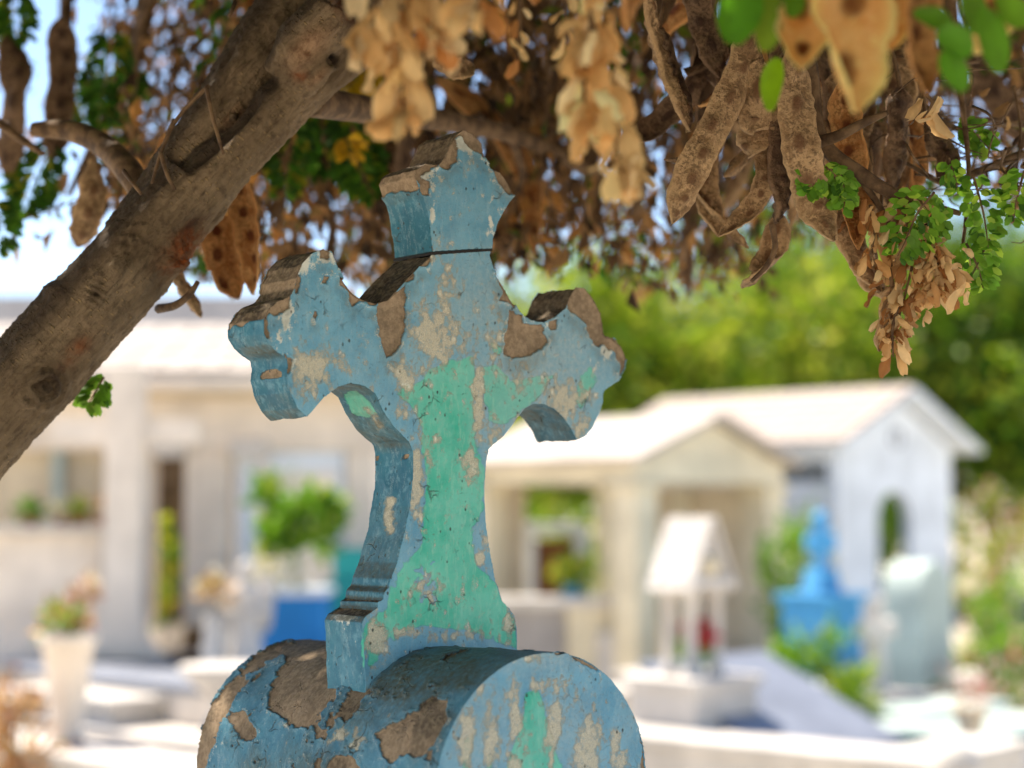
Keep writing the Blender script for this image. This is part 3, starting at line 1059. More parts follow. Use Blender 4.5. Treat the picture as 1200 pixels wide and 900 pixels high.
def white_house():
    c = P(988, 780, 16.4)
    t = thing('white_tomb_house', 'bluish white tomb house with arched doorway and pink tiled roof', 'tomb house', (c.x, c.y, 0), BG)
    W, L, E_, Ax = 1.95, 2.7, 2.12, 2.58
    x0, x1, sp = .66, 1.22, 1.42
    arc = [(.5 * (x0 + x1) - .5 * (x1 - x0) * math.cos(a), sp + .5 * (x1 - x0) * math.sin(a)) for a in np.linspace(0, PI, 13)]
    front = [(0, 0), (x0, 0)] + arc + [(x1, 0), (W, 0), (W, E_), (W / 2, Ax), (0, E_)]
    fw = prism('front_wall', t, M_bluewhite, front, .04, .14)
    # round vent near the apex
    v = lathe('vent', fw, M_grey, [(.001, -.01), (.07, -.01), (.085, 0), (.085, .02)], (0, 0, 0), 20)
    v.rotation_euler = (PI / 2, 0, 0)
    v.location = (W / 2, .035, 2.2)
    back = [(0, 0), (W, 0), (W, E_), (W / 2, Ax), (0, E_)]
    prism('back_wall', t, M_bluewhite, back, L - .14, L)
    lohi('side_wall', t, M_bluewhite, (0, .85, 0), (.14, L - .142, E_), 0)
    lohi('side_wall', t, M_bluewhite, (.002, .142, 0), (.138, .85, 1.78), 0)
    lohi('side_wall', t, M_bluewhite, (.002, .142, 1.96), (.138, .85, E_), 0)
    lohi('side_wall', t, M_bluewhite, (W - .14, 1.3, 0), (W, L - .142, E_), 0)
    lohi('side_wall', t, M_bluewhite, (W - .138, .142, 0), (W - .002, 1.3, .8), 0)
    gable_roof(t, W, L, E_, Ax, .2, M_bluewhite, (M_tile, 6, 14))
    return t


white_house()


def shrine():
    base = P(829, 812, 9.2)
    t = thing('niche_shrine', 'small white niche shrine with steep gable roof on four posts', 'shrine', (base.x - .08, base.y, 0), BG)
    W, L, z0, E_, Ax = .27, .2, .66, 1.13, 1.44
    lohi('pedestal', t, M_white, (-.12, -.12, -.03), (W + .12, L + .12, z0 - .05))
    lohi('base_slab', t, M_white, (-.15, -.15, z0 - .05), (W + .15, L + .15, z0))
    for x in (.03, W - .03):
        for y in (.03, L - .03):
            lathe('post', t, M_white, [(.045, z0), (.045, z0 + .04), (.03, z0 + .05), (.03, E_ - .08), (.045, E_ - .07), (.045, E_ - .02)], (x, y, 0), 14)
    lohi('lintel', t, M_white, (-.05, -.05, E_ - .02), (W + .05, L + .05, E_ + .03))
    for y in (-.01, L - .05):
        prism('gable', t, M_white, [(-.05, E_ + .03), (W + .05, E_ + .03), (W / 2, Ax)], y, y + .06)
    ro = lathe('gable_rosette', t, M_cream, [(.001, .035), (.03, .03), (.06, .0), (.06, -.02)], (0, 0, 0), 18)
    ro.rotation_euler = (PI / 2, 0, 0)
    ro.location = (W / 2, -.03, E_ + .1)
    gable_roof(t, W, L, E_ + .03, Ax, .045, M_white, None, .025)
    # flowers left inside
    f = thing('flower_bunch', 'red flower bunch standing inside the small white shrine', 'flowers', tuple(Vector(t.location) + Matrix.Rotation(BG, 3, 'Z') @ Vector((W * .5, L * .45, z0))), 0)
    lathe('vase', f, M_paleteal, [(.001, 0), (.035, 0), (.045, .05), (.03, .1), (.035, .11)], (0, 0, 0), 14)
    foliage('leaves', f, (0, 0, .13), (.08, .08, .07), 120, .06, .025, FRESH, 61)
    foliage('petals', f, (.02, -.03, .2), (.09, .09, .07), 160, .04, .035, FLRED, 62)
    return t


shrine()

# sloping grave slab and wall beside the shrine
c = P(905, 842, 9.4)
t = thing('sloping_grave', 'slate blue sloping grave slab beside the small white shrine', 'grave', (c.x - .05, c.y + .15, 0), BG - PI / 2)
prism('body', t, M_white, [(-.42, 0), (.46, 0), (.46, .26), (-.42, .66)], -.42, .62, .01)
prism('slab', t, M_slate, [(-.45, .676), (.48, .253), (.48, .29), (-.45, .713)], -.45, .65, .006)
c = P(1088, 884, 7.9)
t = thing('low_wall', 'long low whitewashed wall along the bottom right corner', 'wall', (c.x, c.y, 0), math.radians(50))
lohi('wall_body', t, M_white, (0, 0, -.05), (.34, 3.4, .36))
lohi('coping', t, M_white, (-.03, -.03, .362), (.37, 3.43, .415))
lohi('wall_body', t, M_white, (.342, .002, -.05), (1.0, .34, .36))
lohi('coping', t, M_white, (.372, -.03, .362), (1.03, .37, .414))
c = P(1120, 915, 7.2)
t = thing('stone_ball', 'round white stone ball on a post at the bottom right', 'stone ball', (c.x, c.y, 0), 0)
lathe('ball', t, M_white, [(.001, .34)] + [(.105 * math.sin(a), .445 - .105 * math.cos(a)) for a in np.linspace(.2, PI - .01, 16)], (0, 0, 0), 24)
lathe('post', t, M_white, [(.13, -.05), (.13, .05), (.08, .08), (.07, .3), (.09, .33), (.09, .36), (.001, .36)], (0, 0, 0), 20)

t.scale = (1, 1, 1.08)

# blue tomb with an urn
c = P(968, 800, 13.2)
t = thing('blue_tomb', 'bright blue stepped tomb topped with a cross', 'tomb', (c.x, c.y, 0), BG)
lohi('lower_block', t, M_blue, (-.34, -.3, -.05), (.34, .4, .34))
lohi('ledge', t, M_blue2, (-.38, -.34, .34), (.38, .44, .40))
lohi('upper_block', t, M_blue2, (-.26, -.22, .40), (.26, .3, .82))
lohi('niche_door', t, M_blue2, (-.1, -.245, .46), (.1, -.222, .74))
lohi('upper_ledge', t, M_blue2, (-.31, -.27, .82), (.31, .35, .88))
prism('pediment', t, M_blue2, [(-.2, .88), (.2, .88), (.1, 1.06), (-.1, 1.06)], -.06, .14, .01)
prism('cross', t, M_blue2, [(-.05, 1.06), (.05, 1.06), (.05, 1.2), (.17, 1.17), (.21, 1.24), (.17, 1.31), (.06, 1.29), (.08, 1.42), (0, 1.47), (-.08, 1.42), (-.06, 1.29), (-.17, 1.31), (-.21, 1.24), (-.17, 1.17), (-.05, 1.2)], 0, .08, .008)

t.scale = (.8, .8, 1.03)

c = P(1100, 808, 12.2)
t = thing('headstone', 'pale teal round topped headstone beside the tomb house doorway', 'headstone', (c.x, c.y, 0), BG)
hs = [(-.2, .1)] + [(-.2 * math.cos(a), .93 + .24 * math.sin(a)) for a in np.linspace(0, PI, 17)] + [(.2, .1)]
prism('stone', t, M_paleteal, hs, 0, .3, .015)
lohi('plinth', t, M_white, (-.3, -.1, -.05), (.3, .4, .1))
c = P(1034, 815, 11.4)
t = thing('white_cross', 'small greyish white cross on a block left of the teal headstone', 'cross', (c.x, c.y, 0), BG)
prism('cross', t, M_white, [(-.07, .36), (.07, .36), (.05, .72), (.17, .70), (.17, .82), (.05, .80), (.05, .95), (-.05, .95), (-.05, .80), (-.17, .82), (-.17, .70), (-.05, .72)], 0, .09, .008)
lohi('block', t, M_grey, (-.3, -.22, -.05), (.32, .35, .36))
# blue and teal low tombs at the right
c = P(1085, 842, 10.6)
t = thing('low_tomb', 'low blue painted tomb with pale slab in front of the teal headstone', 'tomb', (c.x, c.y, 0), BG)
lohi('body', t, M_blue2, (-.1, 0, -.05), (.9, 1.1, .30))
lohi('slab', t, M_paleteal, (-.15, -.05, .302), (.95, 1.15, .33))
lohi('kerb', t, M_blue, (-.25, -.15, -.05), (1.05, -.06, .14))
c = P(1075, 872, 9.0)
t = thing('ground_shade_platform', 'wide bluish grey platform added as shaded ground at the lower right', 'grave', (c.x, c.y, 0), BG)
lohi('platform', t, M_slate, (-.1, -.1, -.05), (1.7, .95, .16))  # added slab; its slate colour stands in for ground in shadow
lohi('platform_rim', t, M_grey, (-.14, -.14, -.05), (1.74, -.102, .2))
c = P(1150, 862, 9.9)
t = thing('low_tomb', 'low teal painted tomb with pale slab at the right edge', 'tomb', (c.x, c.y, 0), BG)
lohi('body', t, M_teal, (-.05, 0, -.05), (1.1, .8, .26))
lohi('slab', t, M_paleteal, (-.1, -.05, .262), (1.15, .85, .29))
lohi('kerb', t, M_slate, (-.3, -.35, -.05), (1.3, -.2, .1))
c = P(1137, 850, 9.6)
t = thing('clay_vase', 'small beige clay vase before the teal tomb at right', 'vase', (c.x, c.y, 0), 0)
lathe('vase_body', t, M_beige, [(.001, -.02), (.09, -.02), (.1, .03), (.05, .1), (.05, .3), (.08, .42), (.1, .46), (.085, .46), (.04, .3)], (0, 0, 0), 20)
foliage('dried_flowers', t, (0, 0, .53), (.08, .08, .09), 90, .05, .025, FLPINK + FLWHITE, 71)

GG = 'small white graves between the tombs'
for i, (px, py, Y, w_, l_, h_, hs_, mt, lab) in enumerate([
        (1010, 860, 9.6, .5, 1.0, .26, .0, M_white, 'flat white grave slab right of the sloping slate slab'),
        (1160, 800, 12.8, .5, .9, .3, .55, M_white, 'white grave with upright headstone near the right edge'),
        (985, 812, 11.6, .5, .8, .34, .0, M_bluewhite, 'pale bluish grave block before the blue tomb'),
        (880, 800, 12.6, .5, 1.0, .3, .0, M_white, 'white grave slab at the foot of the kiosk column'),
        (715, 830, 10.4, .55, 1.1, .42, .0, M_white, 'white grave slab directly right of the rounded headstone'),
        (178, 800, 8.9, .45, .9, .55, .0, M_white, 'pale grave block between the urn and the basin'),
        (30, 770, 9.3, .5, .8, .5, .45, M_white, 'white grave with low headstone behind the urn')]):
    g = P(px, py, Y)
    t = thing('small_grave', lab, 'grave', (g.x, Y, 0), BG, GG)
    lohi('body', t, mt, (-w_ / 2, 0, -.05), (w_ / 2, l_, h_))
    lohi('slab', t, mt, (-w_ / 2 - .04, -.04, h_ + .002), (w_ / 2 + .04, l_ + .04, h_ + .05))
    if hs_:
        prism('headstone', t, mt, [(-w_ * .4, h_ + .05), (w_ * .4, h_ + .05)] + [(w_ * .4 * math.cos(a), h_ + .05 + hs_ * .6 + hs_ * .4 * math.sin(a)) for a in np.linspace(0, PI, 11)], l_ - .18, l_ - .06, .01)

SG = 'shrubs among the graves'
for (px, py, Y, h, rad, n, pal, lab) in [
        (1178, 770, 13.5, 1.05, .5, 900, FRESH, 'bright green shrub at the right edge'),
        (1148, 775, 14.5, .75, .35, 600, FLPINK + FRESH, 'pink flowering bush just right of the teal headstone'),
        (1185, 800, 12.0, .55, .35, 500, FLPINK + GREEND, 'low pink flowering bush under the bright green shrub'),
        (952, 850, 11.2, .75, .26, 700, FRESH, 'yellow green bush in front of the bright blue tomb'),
        (1000, 840, 10.8, .5, .2, 500, FRESH + GREENS, 'small bush between the blue tomb and the white cross'),
        (932, 775, 14.4, 1.45, .3, 1100, FRESH, 'tall light green shrub behind the blue tomb'),
        (655, 770, 17.5, 1.75, .7, 1500, FRESH + GREENS, 'leafy shrub seen through the kiosk behind the blue cross'),
        (1165, 700, 19.0, 1.9, .9, 1500, GREENS + FLPINK, 'loose shrub beyond the white tomb house'),
        (1056, 770, 19.0, 2.0, .5, 1400, GREEND, 'dark green shrub seen through the arched doorway')]:
    g = G(px, py) if False else P(px, py, Y)
    plant('shrub', lab, 'shrub', (g.x, Y, 0), h, rad, n, pal, int(px), group=SG)
g = P(664, 765, 14.8)
t = thing('low_wall', 'low white wall with grey face just right of the blue cross stem', 'wall', (g.x, g.y, 0), math.radians(8))
lohi('wall_body', t, M_grey, (-.75, 0, -.05), (.0, .25, .72))
lohi('wall_body', t, M_cream, (.002, -.06, -.05), (.42, .25, .72))
lohi('coping', t, M_white, (-.8, -.1, .722), (.47, .3, .80))
q = P(671, 690, 14.75)
p_ = thing('potted_plant', 'yellow green potted plant on the low white wall by the blue cross', 'potted plant', (q.x, 14.9, .80), 0)
lathe('pot', p_, M_blue2, [(.001, 0), (.06, 0), (.08, .09), (.085, .1), (.07, .1)], (0, 0, 0), 14)
foliage('leaves', p_, (0, 0, .2), (.15, .13, .15), 240, .08, .05, FLYEL + FRESH, 87)
g = P(650, 765, 16.6)
t = thing('window_frame', 'grey white window frame with brown panel behind the low white wall', 'window', (g.x, g.y, 0), math.radians(8))
lohi('panel', t, M_brownwood, (-.18, 0, -.05), (.25, .04, 1.25))
for x in (-.24, .25):
    lohi('jamb', t, M_bluewhite, (x - .06, -.04, -.05), (x + .06, .08, 1.3))
lohi('head', t, M_bluewhite, (-.3, -.05, 1.3), (.31, .09, 1.4))
g = P(600, 760, 16.0)
t = thing('cream_wall', 'cream grave wall hidden behind the stem of the blue cross', 'wall', (g.x, g.y, 0), math.radians(8))
lohi('wall_body', t, M_beige, (-1.2, 0, -.05), (.12, .3, 1.8))
lohi('coping', t, M_cream, (-1.3, -.08, 1.8), (1.0, .38, 1.98))


# ---- left mausoleum, its face about 11 m away
def left_building():
    Y = 11.0
    t = thing('mausoleum', 'long pale pink mausoleum with flat pillars behind the tree trunk', 'mausoleum', (P(200, 700, Y).x, Y, 0), 0)
    ox = t.location.x

    def pb(name, mat, x0, x1, y0, y1, d0=0.0, d1=.3, par=t, bev=.015):
        a, b = P(x0, y1, Y + d0), P(x1, y0, Y + d0)
        return lohi(name, par, mat, (a.x - ox, d0, max(a.z, -.05)), (b.x - ox, d1, b.z), bev)
    pb('frieze', M_pink, -90, 446, 462, 528, 0, .35)
    pb('cornice', M_beige, -100, 452, 440, 463, -.22, .4)
    # tiled roof leaning back above the cornice
    z0, z1 = P(0, 442, Y - .3).z, P(0, 384, Y + .9).z
    xa, xb = P(-110, 440, Y).x - ox, P(456, 440, Y).x - ox
    bm = bmesh.new()
    vs = [bm.verts.new(v) for v in ((xa, -.32, z0), (xb, -.32, z0), (xb, 1.0, z1), (xa, 1.0, z1), (xa, -.32, z0 - .07), (xb, -.32, z0 - .07), (xb, 1.0, z1 - .07), (xa, 1.0, z1 - .07))]
    for f in ((0, 1, 2, 3), (7, 6, 5, 4), (0, 4, 5, 1), (1, 5, 6, 2), (2, 6, 7, 3), (3, 7, 4, 0)):
        bm.faces.new([vs[i] for i in f])
    roof = obj('roof', bm_mesh('roof', bm), M_pink, t)
    sl = math.atan2(z1 - z0, 1.32)
    bm = bmesh.new()
    box_bm(bm, (0, 0, 0), (.19, .30, .03), 0, .008)
    tm = bm_mesh('tile', bm)
    tm.materials.append(M_roofw)
    nc = int((xb - xa) / .2)
    for i in range(5):
        for j in range(nc):
            o = bpy.data.objects.new('roof_tile', tm)
            link(o, roof)
            f = (i + .5) / 5
            o.location = (xa + (j + .5) * .2, -.32 + 1.32 * f, z0 + (z1 - z0) * f + .022 + random.uniform(0, .008))
            o.rotation_euler = (sl - .05, 0, 0)
    for (x0, x1) in ((-80, -30), (122, 176), (214, 268), (404, 440)):
        c_ = pb('pillar', M_pink, x0, x1, 528, 735, .02, .3)
    pb('wall_panel', M_beige, -30, 122, 528, 735, .12, .25)
    pb('lintel', M_white, 176, 216, 516, 536, -.06, .14)
    pb('lintel', M_white, 268, 314, 516, 536, -.06, .14)
    pb('lintel', M_bluewhite, 314, 404, 528, 552, .04, .2)
    pb('mullion', M_bluewhite, 276, 300, 536, 735, .08, .22)
    pb('mullion', M_bluewhite, 392, 404, 552, 735, .06, .2)
    a, b = P(122, 735, Y + 1.5), P(440, 528, Y + 1.5)
    lohi('back_wall', t, M_dark, (a.x - ox - .1, 1.45, -.05), (P(262, 528, Y + 1.5).x - ox, 1.6, b.z + .05))
    lohi('back_wall', t, M_bluewhite, (P(262, 528, Y + 1.5).x - ox + .002, 1.45, -.05), (P(440, 528, Y + 1.5).x - ox, 1.6, b.z + .05))
    lohi('floor', t, M_white, (xa, -.1, -.05), (xb, 1.5, .55))
    lohi('side_wall', t, M_pink, (xb - .3, .36, -.05), (xb - .1, 1.44, z0 - .1))
    pb('downpipe', M_paleteal, 58, 74, 528, 690, .04, .1)
    pb('door_leaf', M_dark, 182, 206, 560, 650, .9, .95)
    # raised forecourt
    lohi('forecourt', t, M_pink, (xa, -.9, -.05), (P(280, 700, Y).x - ox, -.102, .60))
    lohi('forecourt_coping', t, M_white, (xa, -.96, .602), (P(284, 700, Y).x - ox, -.06, .66))
    return t


left_building()
g = P(142, 705, 10.2)
t = thing('tall_stele', 'tall plain pale stele with flared foot before the mausoleum', 'stele', (g.x, g.y, 0), 0)
zt = P(142, 428, 10.2).z
prism('stele', t, M_pink, [(-.30, .66), (.26, .66), (.14, .78), (.11, 1.0), (.11, zt), (-.11, zt), (-.11, 1.0), (-.16, .84)], 0, .12, .012)
lohi('base', t, M_white, (-.34, -.06, -.05), (.3, .2, .66))
lohi('arm', t, M_pink, (-.42, .02, P(0, 520, 10.2).z), (.42, .10, P(0, 492, 10.2).z))
# ledge with flower pots, left
g = P(62, 612, 10.4)
t = thing('ledge_wall', 'narrow beige garden wall with pale ledge at the left edge', 'wall', (g.x, g.y, 0), 0)
lohi('wall_body', t, M_pink, (-.6, .0, -.05), (.28, .14, 1.38))
lohi('ledge', t, M_white, (-.62, -.1, 1.382), (.32, .22, 1.42))
for i, (px, pal, lab) in enumerate([(36, FRESH, 'small potted green plant on the left ledge'), (72, FLWHITE, 'white flowers in a pot between two ledge plants'),
                                    (92, FRESH + FLYEL, 'yellow green potted plant right of the white ledge flowers'), (116, FLWHITE + FLDRY, 'pale cream flowers at the right end of the ledge')]):
    q = P(px, 600, 10.42)
    p_ = thing('potted_plant', lab, 'potted plant', (q.x, 10.42, 1.42), 0, 'pots on the ledge')
    lathe('pot', p_, M_terra, [(.001, 0), (.035, 0), (.045, .05), (.05, .055), (.04, .055)], (0, 0, 0), 14)
    foliage('leaves', p_, (0, 0, .09), (.08, .07, .055), 130, .05, .03, pal, 80 + i)

for i, (px, lab) in enumerate([(196, 'thin green plant in the dark slot of the mausoleum')]):
    q = P(px, 640, 11.75)
    p_ = thing('potted_plant', lab, 'potted plant', (q.x, 11.75, .55), 0)
    lathe('pot', p_, M_white, [(.001, 0), (.09, 0), (.12, .2), (.125, .22), (.1, .22)], (0, 0, 0), 16)
    foliage('leaves', p_, (0, 0, .55), (.13, .12, .34), 260, .1, .05, FRESH + FLYEL, 140 + i, clumps=9)

# big urn with dried flowers
g = P(78, 865, 7.9)
t = thing('urn_planter', 'large tapered pale urn with dried flowers at lower left', 'urn', (g.x, g.y, 0), 0)
lathe('urn_body', t, M_pink, [(.001, .46), (.09, .46), (.1, .50), (.075, .54), (.1, .7), (.13, .92), (.15, .93), (.15, .97), (.13, .97), (.12, .9)], (0, 0, 0), 26)
lohi('urn_block', t, M_white, (-.22, -.2, -.05), (.22, .22, .46))
foliage('dried_flowers', t, (.05, 0, 1.07), (.11, .1, .13), 200, .06, .03, FLDRY + FLWHITE + FLPINK, 91, clumps=9)
foliage('greenery', t, (-.03, 0, 1.02), (.12, .1, .1), 160, .07, .03, FRESH + FLDRY, 92)
t.scale = (.85, .85, 1.0)
# steps / tomb tiers between urn and cross
GL = math.radians(46)
g = P(262, 842, 8.1)
t = thing('grave_tier', 'pale stepped grave with bright rims left of the headstone', 'grave', (g.x, g.y, 0), GL)
lohi('upper_tier', t, M_pink, (.3, .2, .46), (1.5, 2.3, .62))
lohi('upper_rim', t, M_slate, (.28, .18, .622), (1.52, 2.32, .66))
lohi('lower_tier', t, M_white, (0, -.2, -.05), (1.7, 2.6, .40))
lohi('rim', t, M_white, (-.05, -.25, .402), (1.75, 2.65, .46))
g = P(236, 902, 6.9)
t = thing('low_wall', 'low whitewashed wall along the bottom left corner', 'wall', (g.x, g.y, 0), GL)
lohi('wall_body', t, M_white, (0, -.6, -.05), (.3, 2.8, .44))
lohi('coping', t, M_white, (-.04, -.64, .442), (.34, 2.84, .50))
g = P(262, 800, 8.6)
t = thing('round_basin', 'round sunlit white stone basin behind the headstone', 'basin', (g.x, g.y, 0), 0)
lathe('bowl', t, M_white, [(.001, .62), (.08, .62), (.14, .68), (.2, .735), (.215, .77), (.2, .775), (.001, .76)], (0, 0, 0), 30)
lathe('stem', t, M_white, [(.1, .455), (.1, .5), (.05, .54), (.06, .62), (.08, .63)], (0, 0, 0), 20)
g = P(20, 835, 7.6)
plant('dry_shrub', 'reddish dry shrub at the lower left edge', 'shrub', (g.x, 7.6, .0), .86, .17, 420, FLDRY + [(2, srgb(170, 110, 70)), (1, srgb(110, 110, 50))], 97, .07, .03)
# angel statue + dried bunch
g = P(288, 765, 9.4)
t = thing('angel_statue', 'small white draped statue with bowed head beside the blue planter', 'statue', (g.x, g.y, 0), 0)
lathe('robe', t, M_white, [(.001, .66), (.11, .66), (.1, .72), (.075, .85), (.06, .98), (.075, 1.06), (.06, 1.12), (.025, 1.15), (.022, 1.17)], (0, 0, 0), 22)
lathe('head', t, M_white, [(.001, 1.155)] + [(.042 * math.sin(a), 1.205 - .05 * math.cos(a)) for a in np.linspace(.2, PI - .01, 12)], (.0, -.015, 0), 18)
for s in (-1, 1):
    tube('arm', t, M_white, [(s * .065, 0, 1.1), (s * .1, -.03, 1.0), (s * .03, -.09, .98)], [.028, .026, .018], 10, 10)
    prism('wing', t, M_white, [(s * .02, 1.1), (s * .1, 1.2), (s * .14, 1.08), (s * .12, .9), (s * .05, .82)], .06, .085, .004)
lohi('pedestal', t, M_white, (-.14, -.12, -.05), (.14, .14, .66))
g = P(250, 735, 9.3)
t = thing('dried_bunch', 'bunch of dried orange flowers left of the white statue', 'flowers', (g.x, 9.3, 0), 0)
foliage('dried_flowers', t, (0, 0, 1.06), (.1, .08, .1), 160, .05, .03, FLDRY + FLWHITE, 98, clumps=8)
lathe('vase', t, M_white, [(.001, .66), (.05, .66), (.06, .78), (.045, .92), (.05, .96), (.04, .96)], (0, 0, 0), 16)
lohi('block', t, M_pink, (-.12, -.1, -.05), (.12, .14, .66))
# blue planter box
g = P(340, 765, 9.9)
t = thing('blue_planter', 'vivid blue rectangular planter box with leafy plants', 'planter', (g.x, g.y, 0), 0)
a, b = P(293, 770, 9.9), P(382, 698, 9.9)
lohi('box', t, M_blue, (a.x - g.x, -.15, -.05), (b.x - g.x, .35, b.z))
lohi('rim', t, M_bluewhite, (a.x - g.x - .02, -.17, b.z + .002), (b.x - g.x + .02, .37, b.z + .04))
foliage('plant', t, (.03, .1, b.z + .33), (.2, .16, .34), 500, .11, .06, FRESH, 101, clumps=9)
foliage('flowers', t, (-.05, -.05, b.z + .13), (.2, .1, .1), 120, .06, .05, FLWHITE, 102)
g = P(402, 770, 10.3)
t = thing('teal_tomb', 'turquoise tomb block partly hidden behind the blue cross', 'tomb', (g.x, g.y, 0), 0)
a, b = P(378, 770, 10.3), P(470, 660, 10.3)
lohi('block', t, M_teal, (a.x - g.x, 0, -.05), (b.x - g.x, .5, b.z - .1))
lohi('cap', t, M_teal, (a.x - g.x + .05, .06, b.z - .098), (b.x - g.x, .44, b.z + .08))
# distant flat roofed hall far left
a, b = P(-60, 600, 24), P(330, 345, 24)
t = thing('distant_hall', 'distant grey roofed hall under the sky at far left', 'building', ((a.x + b.x) / 2, 24, 0), 0)
w = (b.x - a.x) / 2
lohi('wall', t, M_white, (-w, .3, -.05), (w, 5, b.z - .55))
prism('roof', t, M_far, [(-w - .3, b.z - .55), (w + .3, b.z - .55), (w + .1, b.z), (-w - .1, b.z)], 0, 5.3, .02)
for k in range(6):
    x = -w + .5 + k * (2 * w - 1) / 5
    wd = lohi('window', t, M_dark, (x - .22, .26, 1.0), (x + .22, .298, 2.0))
    lohi('frame', wd, M_white, (x - .26, .25, .94), (x + .26, .296, .998))

# ================================================================ THE TREE
base_pt = Vector((-1.62, 2.22, 0.0))
flame = thing('flame_tree', 'old leaning tree with hanging brown seed pods shading the blue cross', 'tree', tuple(base_pt))
BP = np.array(base_pt)


def W(px, py, Y):
    """photo pixel at distance Y -> coordinates local to the tree"""
    return np.array(P(px, py, Y)) - BP


def trunk_mesh():
    YT = 2.12
    s = 1 / F * YT
    main = [np.array([0, 0, -.1]), np.array([.03, .0, .12]), np.array([.16, -.02, .45]), np.array([.42, -.06, .9]), W(-190, 690, YT), W(-60, 545, YT), W(37, 440, YT), W(117, 350, YT), W(195, 258, YT), W(232, 214, YT)]
    rm = [.150, .118, .090, .076, .066, .058, .055, .053, .050, .046]
    limb_r = [W(165, 293, YT), W(225, 232, YT - .01), W(290, 165, YT - .01), W(350, 105, YT), W(408, 50, YT + .01), W(455, -20, YT + .03), W(520, -130, YT + .1), W(600, -300, YT + .2), W(680, -480, YT + .35)]
    rr = [.036, .036, .033, .034, .038, .036, .034, .030, .024]
    limb_l = [W(150, 285, YT + .02), W(205, 215, YT + .02), W(255, 140, YT + .025), W(303, 62, YT + .03), W(345, -10, YT + .05), W(380, -120, YT + .1), W(400, -300, YT + .05), W(410, -520, YT - .1)]
    rl = [.036, .038, .038, .040, .043, .044, .04, .03]
    stub = [W(332, 92, YT - .02), W(352, 62, YT - .035), W(374, 34, YT - .045), W(392, 8, YT - .05)]
    rs = [.022, .034, .036, .030]
    twig_stub = [W(350, 105, YT - .03), W(368, 92, YT - .045), W(388, 72, YT - .05)]
    parts = []
    for pts, rad, k in ((main, rm, 90), (limb_r, rr, 70), (limb_l, rl, 70), (stub, rs, 24), (twig_stub, [.014, .012, .0105], 16)):
        r2 = np.interp(np.linspace(0, 1, k), np.linspace(0, 1, len(rad)), rad)
        parts.append(tube_np(spline(pts, k), r2, 36))
    V, Fq, Ft, off = [], [], [], 0
    for v, q, t_ in parts:
        V.append(v)
        Fq.append(q + off)
        Ft.append(t_ + off)
        off += len(v)
    me = npmesh('tmp', np.vstack(V), [np.vstack(Fq), np.vstack(Ft)])
    o = obj('tmp', me)
    md = o.modifiers.new('r', 'REMESH')
    md.mode = 'VOXEL'
    md.voxel_size = 0.0026
    sm = o.modifiers.new('s', 'SMOOTH')
    sm.factor = .5
    sm.iterations = 6
    dg = bpy.context.evaluated_depsgraph_get()
    me2 = bpy.data.meshes.new_from_object(o.evaluated_get(dg))
    bpy.data.objects.remove(o)
    n = len(me2.vertices)
    Vv = np.empty(n * 3, np.float32)
    me2.vertices.foreach_get('co', Vv)
    Nn = np.empty(n * 3, np.float32)
    me2.vertices.foreach_get('normal', Nn)
    Vv, Nn = Vv.reshape(-1, 3).astype(float), Nn.reshape(-1, 3).astype(float)
    x, y = project(Vv + BP)
    # coordinates along / across the leaning limb
    ca, sa = math.cos(math.radians(47)), math.sin(math.radians(47))
    al = Vv[:, 0] * ca + Vv[:, 2] * sa
    ac = -Vv[:, 0] * sa + Vv[:, 2] * ca
    Q = np.stack([al, ac, Vv[:, 1]], 1)
    nl = fbm(Q * np.array([1, 1.3, 1.3]), 9, 3, 500)
    nm = fbm(Q * np.array([.6, 1.6, 1.6]), 45, 4, 510)
    nf = fbm(Q, 160, 3, 520)
    ring = fbm(Q * np.array([2.6, .5, .5]), 60, 3, 530)
    fis = fbm(Q * np.array([.22, 1.6, 1.6]), 70, 3, 540)
    d = .008 * nl + .0045 * nm + .0022 * nf + .0014 * ring - .004 * np.clip(fis - .12, 0, 1) * sstep(-.1, .3, nl)
    vis = Nn[:, 1] < .25

    def g(cx, cy, r1, r2=None):
        r2 = r2 or r1
        u = (x - cx) * ca - (y - cy) * sa
        w = (x - cx) * sa + (y - cy) * ca
        return np.exp(-((u / r1) ** 2 + (w / r2) ** 2)) * vis
    # knots, scars and hollows
    kn = g(52, 452, 26, 20)
    rr_ = np.sqrt((x - 52) ** 2 + (y - 452) ** 2)
    d += kn * (.011 + .008 * np.sin(rr_ * .5 + nf * 3)) + g(140, 312, 12, 9) * .010 * (1 + nm) + g(30, 470, 10, 8) * .009 - g(52, 450, 7, 5) * .012 + g(308, 110, 9, 7) * .007 - g(112, 345, 5, 4) * .009 + g(112, 345, 16, 12) * .006 * (1 + np.sin(rr_ * .8))
    d += g(62, 340, 12, 8) * .006 + g(158, 280, 20, 14) * .004 * (nf * 3)
    d += -g(226, 268, 20, 10) * .008 + g(206, 296, 20, 14) * (.009 + .022 * nf) + g(236, 284, 10, 14) * .01 * nm
    d += -g(280, 138, 42, 7) * .012 - g(250, 170, 30, 6) * .008
    d += g(262, 120, 16, 9) * .010 * nm * 2 + g(330, 30, 12) * .005
    d += -g(390, 71, 5) * .012
    red = np.clip(g(213, 294, 26, 14) * (1.2 + nf * 1.5) + g(90, 412, 22, 9) * .6 + g(352, 88, 8) * .8 + g(405, 10, 12, 18) * .5, 0, 1)
    knot = np.clip(g(362, 55, 34, 17) * 1.1 + g(372, 92, 16, 6) * .9 + g(272, 132, 24, 4) * .7 - .15, 0, 1)
